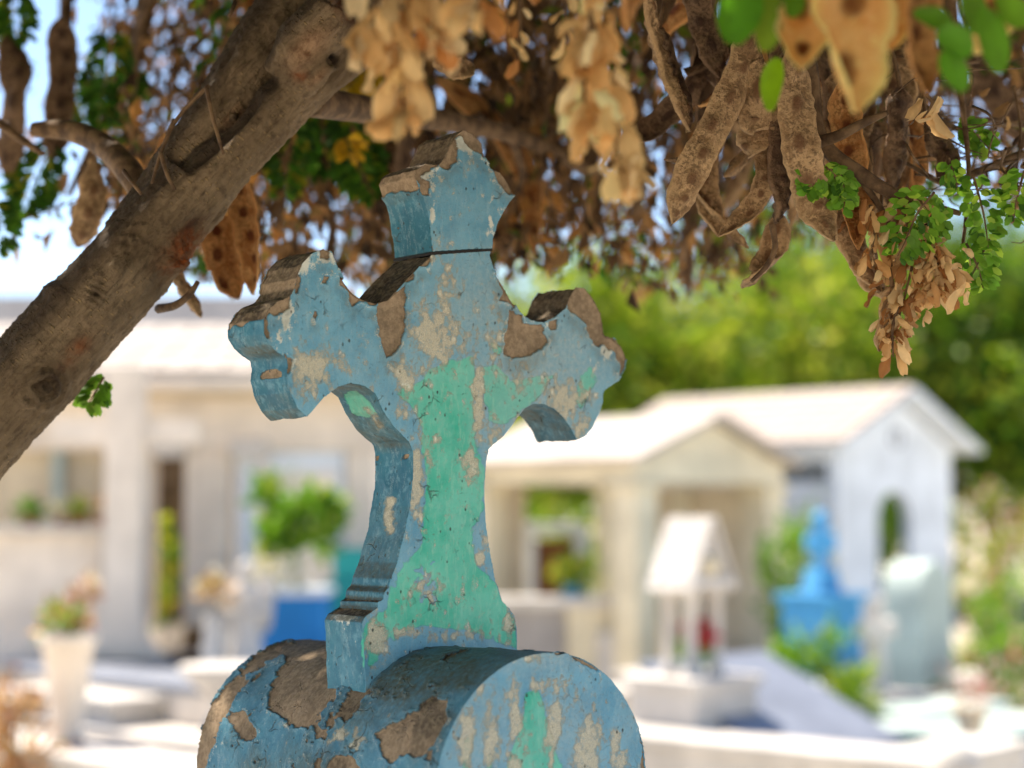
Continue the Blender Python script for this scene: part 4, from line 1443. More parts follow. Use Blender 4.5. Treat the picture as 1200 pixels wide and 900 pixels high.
    grime_shade = np.clip(sstep(.0, .55, Nn[:, 2] - Nn[:, 0] * .4) * .9 + g(390, 71, 6) * 1.5 + g(226, 268, 22, 9) + g(280, 138, 42, 6) * .8 + g(412, 22, 10, 14) + g(60, 448, 20, 14) * .45 * (1 + np.sin(rr_ * .5)) + g(112, 345, 8, 6) * .7 + g(140, 312, 9, 6) * .4 + g(250, 170, 30, 6) * .5, 0, 1)  # darkens knots and hollows; dark upper-left band is mostly shade painted in
    V2 = Vv + Nn * d[:, None]
    me2.vertices.foreach_set('co', V2.astype(np.float32).ravel())
    fattr(me2, 'red', red)
    fattr(me2, 'knot', knot * (1 - g(390, 71, 6)))
    fattr(me2, 'grime_shade', grime_shade)
    me2.polygons.foreach_set('use_smooth', [True] * len(me2.polygons))
    me2.update()
    me2.name = 'trunk'
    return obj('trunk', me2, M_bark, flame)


trunk = trunk_mesh()

# ---- limbs and twigs
BR = [([(360, 118, 2.16), (440, 130, 2.35), (540, 145, 2.55), (620, 165, 2.7), (700, 207, 2.85), (760, 250, 3.0)], [.02, .018, .015, .013, .011, .005]),
      ([(600, 160, 2.66), (612, 205, 2.75), (600, 235, 2.8)], [.008, .006, .004]),
      ([(40, 152, 2.35), (80, 153, 2.33), (120, 170, 2.28), (150, 200, 2.2), (168, 232, 2.16)], [.010, .014, .016, .017, .014]),
      ([(-20, 130, 2.4), (20, 160, 2.38), (50, 180, 2.36)], [.006, .006, .004]),
      ([(520, -120, 2.25), (640, -60, 2.3), (760, -40, 2.2), (880, -20, 2.05), (940, 60, 2.0), (960, 160, 1.99), (1010, 205, 1.98), (1060, 232, 1.98), (1125, 250, 2.0)], [.03, .026, .024, .02, .013, .009, .0085, .006, .003]),
      ([(962, 166, 1.98), (985, 158, 1.96), (1010, 145, 1.95), (1040, 132, 1.95)], [.007, .006, .005, .003]),
      ([(1000, 198, 1.98), (1040, 260, 2.0), (1052, 330, 2.02), (1046, 400, 2.0)], [.004, .0035, .003, .0015]),
      ([(1110, -40, 2.1), (1125, 100, 2.08), (1135, 200, 2.05), (1128, 290, 2.04), (1120, 340, 2.02)], [.006, .004, .0025, .002, .0012]),
      ([(1200, 180, 2.2), (1150, 200, 2.15), (1110, 215, 2.12), (1060, 190, 2.1)], [.006, .005, .004, .002]),
      ([(1080, 120, 2.1), (1120, 150, 2.12), (1160, 140, 2.15), (1210, 150, 2.2)], [.002, .003, .003, .002]),
      ([(1210, 90, 2.5), (1150, 170, 2.45), (1130, 230, 2.45)], [.004, .003, .002]),
      ([(905, 262, 2.0), (908, 290, 2.0), (898, 312, 2.0), (880, 330, 2.0)], [.004, .003, .003, .002]),
      ([(180, -60, 3.2), (160, 60, 3.2), (120, 150, 3.1), (80, 230, 3.1)], [.02, .016, .012, .005]),
      ([(80, -80, 3.6), (75, 60, 3.5), (60, 150, 3.5), (55, 250, 3.5)], [.016, .014, .010, .004]),
      ([(380, -520, 2.1), (200, -400, 2.6), (120, -250, 3.2), (60, -120, 3.6)], [.03, .026, .02, .014]),
      ([(400, -300, 2.15), (500, -250, 2.9), (620, -180, 3.6), (760, -120, 4.2)], [.034, .028, .022, .014]),
      ([(560, -230, 2.3), (760, -260, 2.2), (980, -280, 2.0), (1180, -250, 1.8)], [.03, .024, .018, .01]),
      ([(620, -180, 3.6), (600, -60, 3.5), (560, 60, 3.4), (530, 180, 3.3)], [.018, .014, .010, .005]),
      ([(760, -120, 4.2), (820, 0, 3.9), (860, 140, 3.7), (840, 260, 3.6), (820, 330, 3.5)], [.02, .016, .014, .01, .006]),
      ([(400, -480, 2.1), (300, -420, 1.6), (200, -400, 1.2), (150, -420, .9)], [.024, .02, .015, .01])]
for pts, rad in BR:
    tube('branch', flame, M_twig, [W(*p) for p in pts], rad, 10, 8 * len(pts))
# snapped petioles stuck to the trunk
for pts in ([(242, 103, 2.05), (250, 140, 2.045), (262, 181, 2.05)], [(188, 178, 2.07), (196, 205, 2.05), (205, 222, 2.06)], [(205, 140, 2.08), (190, 175, 2.07), (178, 215, 2.06)],
            [(245, 100, 2.06), (215, 130, 2.07), (195, 158, 2.07)], [(145, 200, 2.07), (156, 215, 2.05), (166, 228, 2.05)], [(276, 0, 2.1), (272, 12, 2.08), (268, 20, 2.08)],
            [(186, 362, 2.16), (205, 358, 2.12), (222, 345, 2.1), (232, 330, 2.1)]):
    tube('petiole', trunk, M_twig, [W(*p) for p in pts], [.0028, .0024, .0018] if len(pts) == 3 else [.006, .005, .004, .003], 7, 14)


# ---- seed pods
def pod_np(pts, wid, roll=0.0, thick=.006, open_=False, nseed=5, view=None, seed=0):
    r = np.random.default_rng(seed)
    n = 34
    C = spline(pts, n)
    T = np.gradient(C, axis=0)
    T /= np.linalg.norm(T, axis=1)[:, None]
    vw = np.array([0, -1.0, .05]) if view is None else view
    S = np.cross(T, vw)
    S /= np.linalg.norm(S, axis=1)[:, None] + 1e-9
    Nn = np.cross(S, T)
    tw = roll + np.linspace(-.3, .7, n) * r.normal() * .9 + .25 * np.sin(np.linspace(0, 7, n) + r.uniform(0, 6))
    S, Nn = S * np.cos(tw)[:, None] + Nn * np.sin(tw)[:, None], Nn * np.cos(tw)[:, None] - S * np.sin(tw)[:, None]
    tt = np.linspace(0, 1, n)
    prof = np.minimum(1, np.minimum((tt / .12) ** .6, ((1 - tt) / .2) ** .75))
    prof = np.maximum(prof, .06)
    w = wid * .5 * prof * (1 + .06 * np.sin(tt * 23 + r.uniform(0, 6)) + .04 * r.normal(size=n))
    m = 11
    v = np.linspace(-1, 1, m)
    sc = (np.arange(nseed) + .7) / (nseed + .4)
    seedm = np.zeros((n, m))
    for k, s in enumerate(sc):
        seedm = np.maximum(seedm, np.exp(-(((tt[:, None] - s) * nseed / .30) ** 2 + ((v[None] + .1 * r.normal()) / .42) ** 2)))
    rim = np.broadcast_to(sstep(.72, .95, np.abs(v))[None], (n, m))
    vv = v[None] * w[:, None]
    if open_:
        zf = .55 * w[:, None] * (v[None] ** 2 - .5) - .18 * wid * seedm * .25 + .0006 * r.normal(size=(n, m))
        zb = zf - .0022 - .02 * wid * seedm
    else:
        body = np.sqrt(np.clip(1 - v ** 2, 0, 1))[None] * thick * prof[:, None]
        wav = .10 * wid * np.sin(tt * 9 + r.uniform(0, 6))[:, None] * v[None]
        zf = body * .5 + thick * .7 * seedm * prof[:, None] + rim * thick * .22 + wav + .0007 * r.normal(size=(n, m))
        zb = -body * .5 - thick * .5 * seedm * prof[:, None] - rim * thick * .22 + wav
    Vf = C[:, None] + S[:, None] * vv[..., None] + Nn[:, None] * zf[..., None]
    Vb = C[:, None] + S[:, None] * vv[..., None] + Nn[:, None] * zb[..., None]
    V = np.concatenate([Vf.reshape(-1, 3), Vb.reshape(-1, 3)])
    i, j = np.meshgrid(np.arange(n - 1), np.arange(m - 1), indexing='ij')
    a = i * m + j
    q1 = np.stack([a, a + 1, a + m + 1, a + m], -1).reshape(-1, 4)
    q2 = q1[:, ::-1] + n * m
    ed = []
    for k in range(n - 1):
        ed.append((k * m, (k + 1) * m, (k + 1) * m + n * m, k * m + n * m))
        ed.append(((k + 1) * m + m - 1, k * m + m - 1, k * m + m - 1 + n * m, (k + 1) * m + m - 1 + n * m))
    for k in range(m - 1):
        ed.append((k + 1, k, k + n * m, k + 1 + n * m))
        b = (n - 1) * m
        ed.append((b + k, b + k + 1, b + k + 1 + n * m, b + k + n * m))
    return V, np.vstack([q1, q2, np.array(ed)]), np.concatenate([seedm.ravel()] * 2), np.concatenate([rim.ravel()] * 2)


def pod_mesh(mat, *a, **k):
    V, Fq, sd, rm = pod_np(*a, **k)
    me = npmesh('pod', V, Fq)
    fattr(me, 'seed', sd)
    fattr(me, 'rim', rm)
    me.materials.append(mat)
    return me


PODS = [  # centreline pixels, distance, width px, material, roll, open
    ([(882, 30), (868, 80), (842, 140), (815, 190), (797, 232), (787, 263)], 1.95, 50, M_pod, .15, False),
    ([(760, -10), (766, 40), (780, 85), (796, 118), (807, 155)], 2.02, 26, M_pod, .9, False),
    ([(772, 30), (786, 75), (800, 110), (808, 150)], 2.05, 22, M_podd, .3, False),
    ([(812, -30), (822, 20), (836, 60), (842, 92)], 2.06, 44, M_podd, -.3, False),
    ([(893, 70), (890, 110), (884, 140), (884, 156)], 1.97, 52, M_pod, .1, False),
    ([(905, 90), (892, 140), (882, 165), (878, 186)], 2.0, 54, M_pod, -.2, False),
    ([(912, 120), (912, 190), (916, 232), (908, 262)], 2.0, 34, M_podd, .35, False),
    ([(898, 170), (897, 210), (880, 245), (842, 276)], 2.02, 36, M_pod, -.3, True),
    ([(915, 250), (906, 292), (888, 318), (868, 336)], 2.06, 42, M_pod, -.5, True),
    ([(928, 50), (932, 120), (942, 190), (957, 245), (978, 282)], 1.96, 58, M_pod, .1, False),
    ([(915, 40), (922, 100), (926, 160), (930, 200)], 2.03, 40, M_podd, -.4, False),
    ([(986, 95), (994, 160), (1002, 225), (1006, 292)], 2.0, 50, M_podo, -.05, True),
    ([(968, 205), (985, 255), (1003, 295), (1032, 342)], 2.03, 44, M_pod, .3, False),
    ([(1055, 100), (1052, 150), (1048, 190), (1044, 232)], 2.08, 40, M_podd, .2, False),
    ([(1020, 60), (1010, 100), (992, 150), (990, 190)], 2.12, 40, M_podd, -.2, False),
    ([(958, 40), (975, 110), (985, 160), (990, 200)], 2.14, 44, M_podd, .5, False),
    ([(1046, 335), (1040, 365), (1036, 390), (1030, 412)], 2.0, 26, M_pod, .4, False),
    ([(1025, 290), (1014, 318), (1030, 340), (1048, 352)], 2.05, 30, M_pod, .2, False),
    ([(1085, 165), (1105, 175), (1112, 195), (1100, 215)], 2.1, 34, M_podd, -.3, False),
    ([(276, 205), (286, 250), (294, 300), (296, 345)], 2.26, 34, M_podo, -.4, True),
    ([(258, 250), (256, 280), (262, 315), (280, 350)], 2.30, 44, M_podo, .5, True),
    ([(205, 318), (214, 335), (225, 352), (236, 372)], 2.3, 16, M_pod, .6, False),
    ([(112, 185), (110, 220), (102, 255), (92, 290)], 2.45, 34, M_pod, .8, False),
    ([(205, 150), (200, 190), (192, 230), (186, 262)], 2.5, 44, M_podo, -.4, True),
    ([(508, 66), (524, 78), (540, 80), (556, 76)], 2.1, 34, M_pod, -1.0, True),
    ([(70, 20), (74, 80), (68, 140), (62, 190)], 2.9, 34, M_podd, .3, False),
    ([(12, 40), (18, 90), (14, 150), (8, 210)], 2.9, 38, M_podd, .2, False),
    # near the lens
    ([(1000, -120), (1000, -40), (998, 40), (1004, 132)], 1.36, 100, M_podc, -.15, True),
    ([(965, -140), (955, -60), (945, 20), (938, 80)], 1.42, 70, M_podc, .7, True),
    ([(1085, -90), (1082, -20), (1078, 50), (1088, 110)], 1.40, 52, M_podo, .6, True),
    ([(745, -80), (740, -40), (738, 0), (735, 38)], 1.45, 40, M_podo, .3, True),
    ([(1050, -120), (1045, -40), (1046, 10), (1040, 60)], 1.44, 60, M_podc, .4, True),
    ([(1180, -80), (1168, -20), (1160, 30), (1165, 60)], 1.45, 56, M_podc, -.5, True)]
for i, (pp, Y, wpx, mt, roll, op) in enumerate(PODS):
    rr = random.Random(i)
    pts = [W(x, y, Y + .015 * rr.uniform(-1, 1)) for x, y in pp]
    wpx = wpx * (.76 if 1.6 < Y < 2.2 else 1)
    ln = sum(math.dist(pp[k], pp[k + 1]) for k in range(len(pp) - 1))
    o = obj('seed_pod', pod_mesh(mt, pts, wpx * Y / F, roll, .0105, op, max(2, int(ln / max(wpx, 24) / .78)), seed=i), None, flame)
    if Y < 2.3:
        tube('pod_stalk', o, M_twig, [pts[0] + (pts[1] - pts[0]) * .06, pts[0] + np.array([rr.uniform(-.01, .01), 0, .03]), pts[0] + np.array([rr.uniform(-.03, .03), .01, .07])], [.003, .0024, .002], 6, 8)
for i in range(26):
    r_ = random.Random(500 + i)
    x0, y0, Y = r_.uniform(812, 1075), r_.uniform(-30, 150), r_.uniform(2.02, 2.4)
    a = r_.gauss(0, .35)
    ln = r_.uniform(90, 170)
    cu = r_.gauss(0, 22)
    pp = [(x0, y0), (x0 + math.sin(a) * ln * .4 + cu, y0 + ln * .4), (x0 + math.sin(a) * ln * .75 + cu * .6, y0 + ln * .75), (x0 + math.sin(a) * ln - cu * .3, min(y0 + ln, 290))]
    obj('seed_pod', pod_mesh(r_.choice([M_pod, M_podd, M_pod, M_podo]), [W(x, y, Y + .03 * r_.uniform(-1, 1)) for x, y in pp], r_.uniform(20, 38) * Y / F, r_.gauss(0, .9), .009, r_.random() < .4, r_.randint(3, 5), seed=700 + i), None, flame)
# thorn like tips on the big curved pod
tube('pod_tip', flame, M_podd, [W(806, 190, 1.95), W(792, 188, 1.95), W(778, 187, 1.95)], [.006, .004, .0006], 7, 8)

variants = []
for k in range(9):
    r = np.random.default_rng(900 + k)
    L = r.uniform(.26, .42)
    cv = r.normal(size=2) * .05
    pts = [np.array([cv[0] * math.sin(t * PI), cv[1] * math.sin(t * PI * .8), -L * t]) for t in (0, .33, .66, 1)]
    variants.append(pod_mesh([M_pod, M_podd, M_podd, M_podo, M_pod, M_podd, M_podd, M_podo, M_podd][k], pts, r.uniform(.038, .052), 0, .007, k % 3 == 0, 6, seed=900 + k))

# lower edge of the hanging crown, in photo pixels
ENVX = [-150, 0, 60, 110, 170, 250, 340, 450, 540, 600, 640, 690, 720, 780, 850, 905, 940, 1000, 1100, 1200, 1350]
ENVY = [230, 190, 230, 250, 290, 325, 330, 340, 320, 300, 285, 300, 340, 335, 345, 300, 230, 235, 250, 240, 230]
DENX = [-150, 0, 60, 130, 180, 240, 400, 620, 700, 745, 800, 850, 920, 980, 1080, 1130, 1200, 1350]
DENW = [.3, .07, .06, .16, .5, 1, 1, 1, .85, .5, .5, .8, .8, .7, .5, .35, .4, .6]


def crown_sample(n, r, y0=2.75, y1=4.8, left=1.0):
    out = []
    while len(out) < n:
        px = r.uniform(-150, 1330)
        if r.uniform() > np.interp(px, DENX, DENW) * (left if px < 190 else 1):
            continue
        Y = r.uniform(y0, y1)
        eb = np.interp(px, ENVX, ENVY)
        out.append((px, eb, Y))
    return out


r = np.random.default_rng(41)
for i, (px, eb, Y) in enumerate(crown_sample(130, r, 2.7, 4.4, .15)):
    me = variants[r.integers(0, 9)]
    o = bpy.data.objects.new('seed_pod', me)
    link(o, flame)
    py = eb - abs(r.normal()) * 190 - 10
    sc_ = r.uniform(.5, .95)
    w_ = W(px, py, Y)
    o.location = w_ + np.array([0, 0, .33 * sc_])
    o.rotation_euler = (r.normal() * .22, r.normal() * .22, r.uniform(0, 6.28))
    o.scale = (sc_, sc_, sc_)

DRYPAL = [(4, srgb(100, 76, 54)), (3, srgb(134, 102, 70)), (2.5, srgb(166, 126, 82)), (1.3, srgb(190, 136, 76)), (2, srgb(66, 49, 36)), (.5, srgb(88, 104, 40)), (.35, srgb(116, 132, 44))]
CREAMPAL = [(3, srgb(240, 204, 146)), (2, srgb(232, 186, 124)), (1, srgb(246, 218, 170)), (.6, srgb(200, 138, 80))]
TANPAL = [(3, srgb(230, 188, 132)), (2, srgb(208, 158, 102)), (1, srgb(242, 208, 156)), (1, srgb(172, 116, 66))]
LGREEN = [(3, srgb(104, 156, 44)), (2, srgb(130, 178, 56)), (1, srgb(170, 204, 74)), (.8, srgb(70, 118, 36))]

DGREEN = [(3, srgb(58, 104, 28)), (2, srgb(84, 130, 34)), (1.2, srgb(40, 80, 24)), (.8, srgb(150, 150, 40))]


# ---- hanging dried foliage behind the cross: strands of crumpled leaflets
def crown_strands():
    r = np.random.default_rng(77)
    Ps, Ds, Ls, Cs, TV, TF, off = [], [], [], [], [], [], 0
    for (px, eb, Y) in crown_sample(430, r, 2.7, 4.4, 1.5):
        top = -160
        py0 = r.uniform(top, max(eb - 60, top + 10))
        L = r.uniform(.12, .42)
        a = np.array(W(px, py0, Y))
        zmin = W(px, eb, Y)[2]
        m = int(r.uniform(34, 75))
        t = np.sort(r.uniform(0, 1, m))
        sway = r.normal(size=3) * np.array([.07, .07, 0])
        pos = a[None] + sway[None] * (t ** 2)[:, None] + np.array([0, 0, -1])[None] * (L * t)[:, None] + r.normal(size=(m, 3)) * .034
        pos = pos[pos[:, 2] > zmin]
        if len(pos) < 3:
            continue
        Ps.append(pos)
        Ds.append(r.normal(size=(len(pos), 3)) * .6 + np.array([0, 0, -1]))
        Ls.append(r.uniform(.018, .048, len(pos)))
        if r.uniform() < .1:
            pal = DGREEN
        else:
            pal = DRYPAL
        Cs.append(pick_cols(len(pos), pal, r, .25) * r.uniform(.6, 1.2))
        if a[2] - L < zmin:
            continue
        cl = np.array([a, a + sway * .3 + np.array([0, 0, -L * .5]), a + sway + np.array([0, 0, -L])])
        v, q, tt = tube_np(spline(cl, 6), [.003, .0026, .0022, .002, .0016, .001], 5)
        TV.append(v)
        TF.append(np.vstack([q]) + off)
        off += len(v)
    Pp, Dd, Ll, Cc = np.vstack(Ps), np.vstack(Ds), np.concatenate(Ls), np.vstack(Cs)
    V, Ft = leaves_np(Pp, Dd, Ll, Ll * r.uniform(.35, .6, len(Ll)), .35, 5)
    me = npmesh('hanging_dried_leaves', V, Ft, False)
    tint_attr(me, Cc, 4)
    o = obj('hanging_dried_leaves', me, M_dry, flame)
    o['kind'] = 'stuff'
    me = npmesh('twigs', np.vstack(TV), np.vstack(TF))
    o = obj('fine_twigs', me, M_twig, flame)
    o['kind'] = 'stuff'


crown_strands()


# ---- upper crown that shades the grave
def upper_crown():
    r = np.random.default_rng(99)
    n = 74000
    x = r.uniform(-3.2, 2.6, n * 2)
    Y = r.uniform(.15, 5.4, n * 2)
    lo = EYE + .30 * Y + .10
    z = lo + r.uniform(0, 1, n * 2) ** 1.2 * (3.9 - lo)
    Pn = np.stack([x, Y, z], 1)
    cl = fbm(Pn, 1.7, 3, 640)
    ell = ((x + .3) / 3.0) ** 2 + ((Y - 2.7) / 2.75) ** 2
    keep = (ell < 1 + .12 * cl) & (cl > np.where(Y > 3.5, -.05, -.48)) & ((Y < 3.5) | (r.uniform(0, 1, n * 2) < .55))
    Pn = Pn[keep][:n]
    m = len(Pn)
    D = r.normal(size=(m, 3)) + np.array([0, 0, -.5])
    L = r.uniform(.045, .095, m)
    V, Ft = leaves_np(Pn - BP, D, L, L * .5, .2, 6)
    me = npmesh('upper_crown', V, Ft, False)
    tint_attr(me, pick_cols(m, DRYPAL + [(3, LGREEN[0][1]), (2, LGREEN[1][1]), (2, LGREEN[3][1])], r, .2), 4)
    o = obj('upper_crown', me, M_leaf, flame)
    o['kind'] = 'stuff'


upper_crown()


# ---- single leaflets that can be told apart
def leaflet_mesh(name, cup=.35, seed=0, pal=TANPAL, mat=None, L=.020, Wd=.0085):
    r = np.random.default_rng(seed)
    nu, nv = 7, 5
    bend, ph = r.uniform(.05, .3), r.uniform(0, 6)
    V = []
    for i in range(nu):
        t = i / (nu - 1)
        w = Wd * .5 * max(.12, math.sin(PI * (t ** 1.3 * .86 + .06)) ** .75)
        for j in range(nv):
            s = -1 + 2 * j / (nv - 1)
            V.append((s * w * (1 + .1 * r.normal()), cup * Wd * (s * s) + bend * L * math.sin(t * 2.5 + ph) + r.normal() * .05 * Wd, -L * t))
    V = np.array(V)
    tw_ = r.normal() * .9 * V[:, 2] / L
    V[:, 0], V[:, 1] = V[:, 0] * np.cos(tw_) - V[:, 1] * np.sin(tw_), V[:, 0] * np.sin(tw_) + V[:, 1] * np.cos(tw_)
    q = []
    for i in range(nu - 1):
        for j in range(nv - 1):
            a = i * nv + j
            q.append((a, a + 1, a + nv + 1, a + nv))
    me = npmesh(name, V, np.array(q))
    tint_attr(me, pick_cols(1, pal, r, .12).repeat(len(V), 0), 1)
    me.materials.append(mat or M_dry)
    return me


def spray(name, pts, Y, n, Lpx, Wpx, pal, seed, spread, parent=flame, single=True, mat=None, side=.9, tw=.0022):
    """a hanging leaf: stalk plus leaflets, each leaflet its own mesh object"""
    r = np.random.default_rng(seed)
    C = spline([W(x, y, Y) for x, y in pts], 40)
    V, q, tt = tube_np(C, np.linspace(tw, tw * .4, 40), 6)
    st = obj(name, npmesh(name, V, [q, tt]), M_twig, parent)
    s = Y / F
    meshes = [leaflet_mesh('leaflet', r.uniform(.1, .5), seed * 20 + k, pal, mat, Lpx * s, Wpx * s) for k in range(12)]
    for k in range(n):
        t = (k + r.uniform(0, 1)) / n
        f = t * 39
        i = min(int(f), 38)
        c = C[i] + (C[i + 1] - C[i]) * (f - i)
        sgn = 1 if k % 2 else -1
        wid = np.interp(t, [0, .5, 1], spread) * s
        loc = c + np.array([sgn * abs(r.normal()) * wid * .7, r.normal() * wid * .6, r.normal() * wid * .2])
        rot = Matrix.Rotation(r.normal() * 1.1, 3, 'Z') @ Matrix.Rotation(-sgn * side * r.uniform(.2, 1), 3, 'Y') @ Matrix.Rotation(r.normal() * .5, 3, 'X')
        sc_ = r.uniform(.5, 1.35)
        if single:
            o = bpy.data.objects.new('leaflet', meshes[r.integers(0, 12)])
            link(o, st)
            o.matrix_local = Matrix.Translation(loc) @ rot.to_4x4() @ Matrix.Scale(sc_, 4)
    return st


# near sprays, cream and soft
spray('dried_leaf', [(470, -60), (468, 20), (470, 80), (473, 132)], 1.46, 46, 46, 27, CREAMPAL, 1, [36, 20, 5], side=.45)
spray('dried_leaf', [(452, -70), (445, -10), (436, 30), (430, 40)], 1.46, 16, 46, 27, CREAMPAL, 2, [22, 16, 8], side=.5)
spray('dried_leaf', [(505, -70), (508, -10), (512, 20), (515, 44)], 1.46, 14, 44, 25, CREAMPAL, 3, [18, 12, 6], side=.5)
spray('dried_leaf', [(690, -60), (692, 20), (686, 90), (684, 160)], 1.46, 42, 42, 27, CREAMPAL, 4, [9, 14, 9], side=.5)
spray('dried_leaf', [(692, 20), (712, 90), (722, 160), (730, 214)], 1.46, 44, 42, 27, CREAMPAL, 5, [10, 17, 10], side=.5)
spray('dried_leaf', [(570, -60), (566, -20), (560, 5), (556, 16)], 1.38, 9, 40, 24, CREAMPAL, 6, [12, 12, 8])
spray('dried_leaf', [(612, -40), (610, 10), (608, 40), (606, 70)], 1.6, 9, 30, 16, CREAMPAL, 7, [5, 6, 4])
spray('dried_leaf', [(662, -40), (662, 0), (664, 30), (664, 48)], 1.6, 5, 26, 12, CREAMPAL, 8, [3, 3, 2])
# sharp tan clusters, right
spray('dried_leaf', [(1050, 225), (1070, 290), (1062, 340), (1046, 398)], 1.99, 150, 24, 10.5, TANPAL, 9, [32, 34, 8])
spray('dried_leaf', [(1085, 262), (1096, 300), (1100, 325), (1090, 345)], 1.98, 85, 24, 10.5, TANPAL, 10, [14, 20, 14])
spray('dried_leaf', [(1020, 240), (1024, 270), (1022, 290), (1020, 305)], 1.98, 16, 25, 10, TANPAL, 11, [10, 8, 6])
spray('dried_leaf', [(1052, 360), (1046, 385), (1046, 405), (1047, 418)], 1.98, 14, 25, 11, TANPAL, 12, [12, 8, 3])
spray('dried_leaf', [(1085, 110), (1092, 120), (1088, 130), (1082, 138)], 1.96, 6, 30, 14, TANPAL, 13, [14, 12, 10])
spray('dried_leaf', [(1188, 100), (1196, 150), (1192, 200), (1196, 250)], 2.15, 18, 24, 10, TANPAL + DRYPAL, 14, [16, 14, 10])


def green_leaf(pts, Y, wpx, n, seed, pal=LGREEN, Lpx=15, Wpx=7, name='green_leaf'):
    """feathery compound leaf: stalk with rows of small leaflets, one part"""
    r = np.random.default_rng(seed)
    C = spline([W(x, y, Y) for x, y in pts], 30)
    s = Y / F
    Pp, Dd = [], []
    T = np.gradient(C, axis=0)
    for k in range(n):
        t = (k // 2 + .5) / (n / 2)
        f = t * 28
        i = int(f)
        c = C[i]
        tg = T[i] / np.linalg.norm(T[i])
        sd = np.cross(tg, np.array([0, -1.0, .2]))
        sd /= np.linalg.norm(sd)
        sgn = 1 if k % 2 else -1
        w = math.sin(PI * (t * .8 + .15))
        for u in np.arange(.12, 1.0, .24):
            Pp.append(c + sd * sgn * u * wpx * .5 * s * w + r.normal(size=3) * .0015)
            Dd.append(tg * .8 + sd * sgn * .9 + r.normal(size=3) * .25)
    Pp, Dd = np.array(Pp), np.array(Dd)
    m = len(Pp)
    Dn = Dd / np.linalg.norm(Dd, axis=1)[:, None]
    Nv = np.array([0, -1.0, .3]) + r.normal(size=(m, 3)) * .35
    S = np.cross(Dn, Nv)
    S /= np.linalg.norm(S, axis=1)[:, None]
    L = Lpx * s * r.uniform(.7, 1.2, (m, 1))
    Wd = Wpx * s * r.uniform(.8, 1.2, (m, 1))
    V = np.stack([Pp, Pp + Dn * L * .3 - S * Wd * .5, Pp + Dn * L * .75 - S * Wd * .42, Pp + Dn * L, Pp + Dn * L * .75 + S * Wd * .42, Pp + Dn * L * .3 + S * Wd * .5], 1).reshape(-1, 3)
    b = np.arange(m)[:, None] * 6
    Fq = np.concatenate([b + np.array([[0, 1, 2, 3]]), b + np.array([[0, 3, 4, 5]])], 0)
    me = npmesh(name, V, Fq, False)
    tint_attr(me, pick_cols(m, pal, r, .15), 6)
    o = obj(name, me, M_leaf, flame)
    o['kind'] = 'stuff'
    V, q, tt = tube_np(C, np.linspace(.0016, .0006, 30), 5)
    obj('leaf_stalk', npmesh('leaf_stalk', V, [q, tt]), M_twig, o)
    return o


GL_ = [([(1095, 225), (1075, 250), (1062, 280), (1052, 300)], 1.96, 62, 20, 21), ([(1105, 235), (1090, 255), (1086, 270), (1080, 285)], 1.97, 44, 12, 22),
       ([(1140, 205), (1150, 240), (1155, 265), (1158, 290)], 1.99, 36, 16, 23), ([(1132, 285), (1140, 300), (1148, 320), (1152, 338)], 2.0, 44, 14, 24),
       ([(1160, 280), (1150, 300), (1140, 320), (1130, 335)], 2.02, 40, 12, 25), ([(968, 195), (975, 205), (982, 216), (984, 230)], 1.96, 24, 18, 26),
       ([(960, 205), (955, 212), (952, 218), (948, 225)], 1.95, 22, 14, 27), ([(985, 205), (988, 215), (990, 230), (988, 245)], 1.96, 22, 16, 28),
       ([(1112, 185), (1116, 200), (1120, 212), (1122, 228)], 2.0, 16, 8, 29), ([(1120, 150), (1140, 155), (1150, 165), (1160, 175)], 2.08, 26, 14, 30),
       ([(1200, 200), (1195, 220), (1190, 240), (1188, 260)], 2.0, 34, 16, 31), ([(122, 442), (114, 455), (108, 466), (102, 476)], 2.2, 26, 14, 32),
       ([(345, 130), (340, 165), (336, 195), (334, 226)], 2.75, 62, 34, 33), ([(375, 135), (380, 160), (384, 185), (386, 210)], 2.85, 56, 30, 34),
       ([(410, 130), (414, 170), (425, 205), (440, 235)], 2.8, 60, 34, 35), ([(130, 40), (128, 80), (120, 110), (118, 150)], 3.0, 56, 30, 36),
       ([(60, 170), (45, 200), (35, 225), (25, 250)], 2.9, 60, 30, 37), ([(-10, 240), (0, 255), (2, 270), (-5, 300)], 2.7, 40, 20, 38),
       ([(20, -10), (18, 10), (20, 30), (15, 50)], 2.9, 40, 20, 39), ([(150, 80), (148, 100), (138, 120), (132, 150)], 3.1, 50, 24, 40),
       ([(90, 100), (95, 120), (100, 140), (98, 165)], 3.3, 44, 20, 42)]
for a in GL_:
    green_leaf(*a, pal=DGREEN if a[1] > 2.5 else LGREEN, Lpx=17 if a[1] > 2.5 else 15, Wpx=9)
green_leaf([(440, 70), (425, 82), (412, 95), (402, 112)], 2.75, 50, 26, 51, [(3, srgb(196, 160, 30)), (1, srgb(170, 150, 40))])
green_leaf([(405, 160), (408, 168), (410, 175), (408, 185)], 2.7, 24, 12, 52, [(3, srgb(200, 160, 40))])


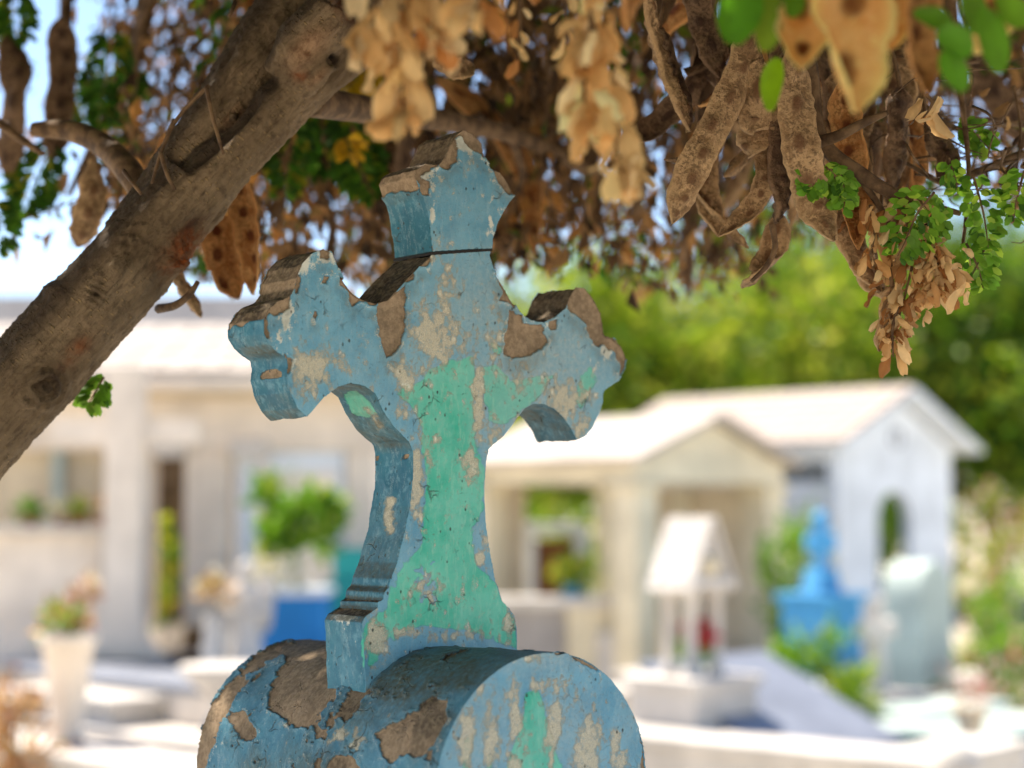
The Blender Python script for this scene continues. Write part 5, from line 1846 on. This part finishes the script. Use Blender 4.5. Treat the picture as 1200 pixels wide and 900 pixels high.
# near green leaflets, out of focus
def big_leaflet(pts, Y, wpx, col, seed):
    r = np.random.default_rng(seed)
    C = spline([W(x, y, Y) for x, y in pts], 14)
    T = np.gradient(C, axis=0)
    S = np.cross(T, np.array([.2, -1, .1]))
    S /= np.linalg.norm(S, axis=1)[:, None]
    t = np.linspace(0, 1, 14)
    w = wpx * Y / F * .5 * np.maximum(.05, np.sin(PI * (t * .93 + .03)) ** .6)
    Nn = np.cross(S, T)
    Nn /= np.linalg.norm(Nn, axis=1)[:, None]
    V = np.stack([C + S * w[:, None] * v + Nn * (w * .25 * v * v)[:, None] for v in np.linspace(-1, 1, 7)], 1).reshape(-1, 3)
    i, j = np.meshgrid(np.arange(13), np.arange(6), indexing='ij')
    a = i * 7 + j
    q = np.stack([a, a + 1, a + 8, a + 7], -1).reshape(-1, 4)
    me = npmesh('green_leaflet', V, q)
    tint_attr(me, np.tile(np.array(col[:3]) * r.uniform(.85, 1.15), (len(V), 1)), 1)
    return obj('green_leaflet', me, M_leaf, flame)


for i, (pp, Y, wpx, c_) in enumerate([
        ([(880, -30), (870, 0), (862, 25), (858, 52)], 1.4, 56, srgb(80, 140, 24)), ([(905, -20), (900, 10), (898, 40), (895, 60)], 1.42, 34, srgb(120, 150, 40)),
        ([(912, 68), (906, 85), (902, 105), (902, 130)], 1.55, 28, srgb(130, 176, 20)), ([(1070, 15), (1090, 20), (1102, 25), (1115, 30)], 1.38, 30, srgb(96, 150, 36)),
        ([(1098, 40), (1112, 45), (1128, 55), (1140, 60)], 1.36, 42, srgb(90, 146, 40)), ([(1105, 60), (1112, 75), (1120, 90), (1128, 108)], 1.36, 36, srgb(86, 140, 34)),
        ([(1150, 10), (1158, 30), (1165, 60), (1170, 85)], 1.38, 40, srgb(96, 150, 36)), ([(1170, -10), (1182, 10), (1192, 20), (1205, 28)], 1.38, 40, srgb(110, 160, 40)),
        ([(1130, -20), (1136, 0), (1142, 20), (1140, 40)], 1.4, 34, srgb(110, 160, 50)), ([(920, -30), (925, -10), (930, 5), (925, 20)], 1.4, 30, srgb(90, 146, 36))]):
    big_leaflet(pp, Y, wpx, c_, i)


# tangle of thin dead twigs round the pods on the right
def twig_tangle():
    r = np.random.default_rng(314)
    TV, TF, off = [], [], 0
    for k in range(95):
        px, py = r.uniform(930, 1210), r.uniform(60, 240)
        if px < 1040 and r.uniform() < .5:
            continue
        Y = r.uniform(1.98, 2.35)
        a = r.uniform(0, 6.28)
        q = [(px, py)]
        for j in range(4):
            a += r.normal() * .6
            q.append((q[-1][0] + math.cos(a) * r.uniform(12, 34), q[-1][1] + abs(math.sin(a)) * r.uniform(6, 26) - 4))
        if q[-1][1] > 330:
            continue
        v, f4, f3 = tube_np(spline([W(x, y, Y + .03 * r.normal()) for x, y in q], 16), np.linspace(r.uniform(.0009, .0022), .0005, 16), 5)
        TV.append(v)
        TF.append(f4 + off)
        off += len(v)
    o = obj('thin_twigs', npmesh('thin_twigs', np.vstack(TV), np.vstack(TF)), M_twig, flame)
    o['kind'] = 'stuff'


twig_tangle()
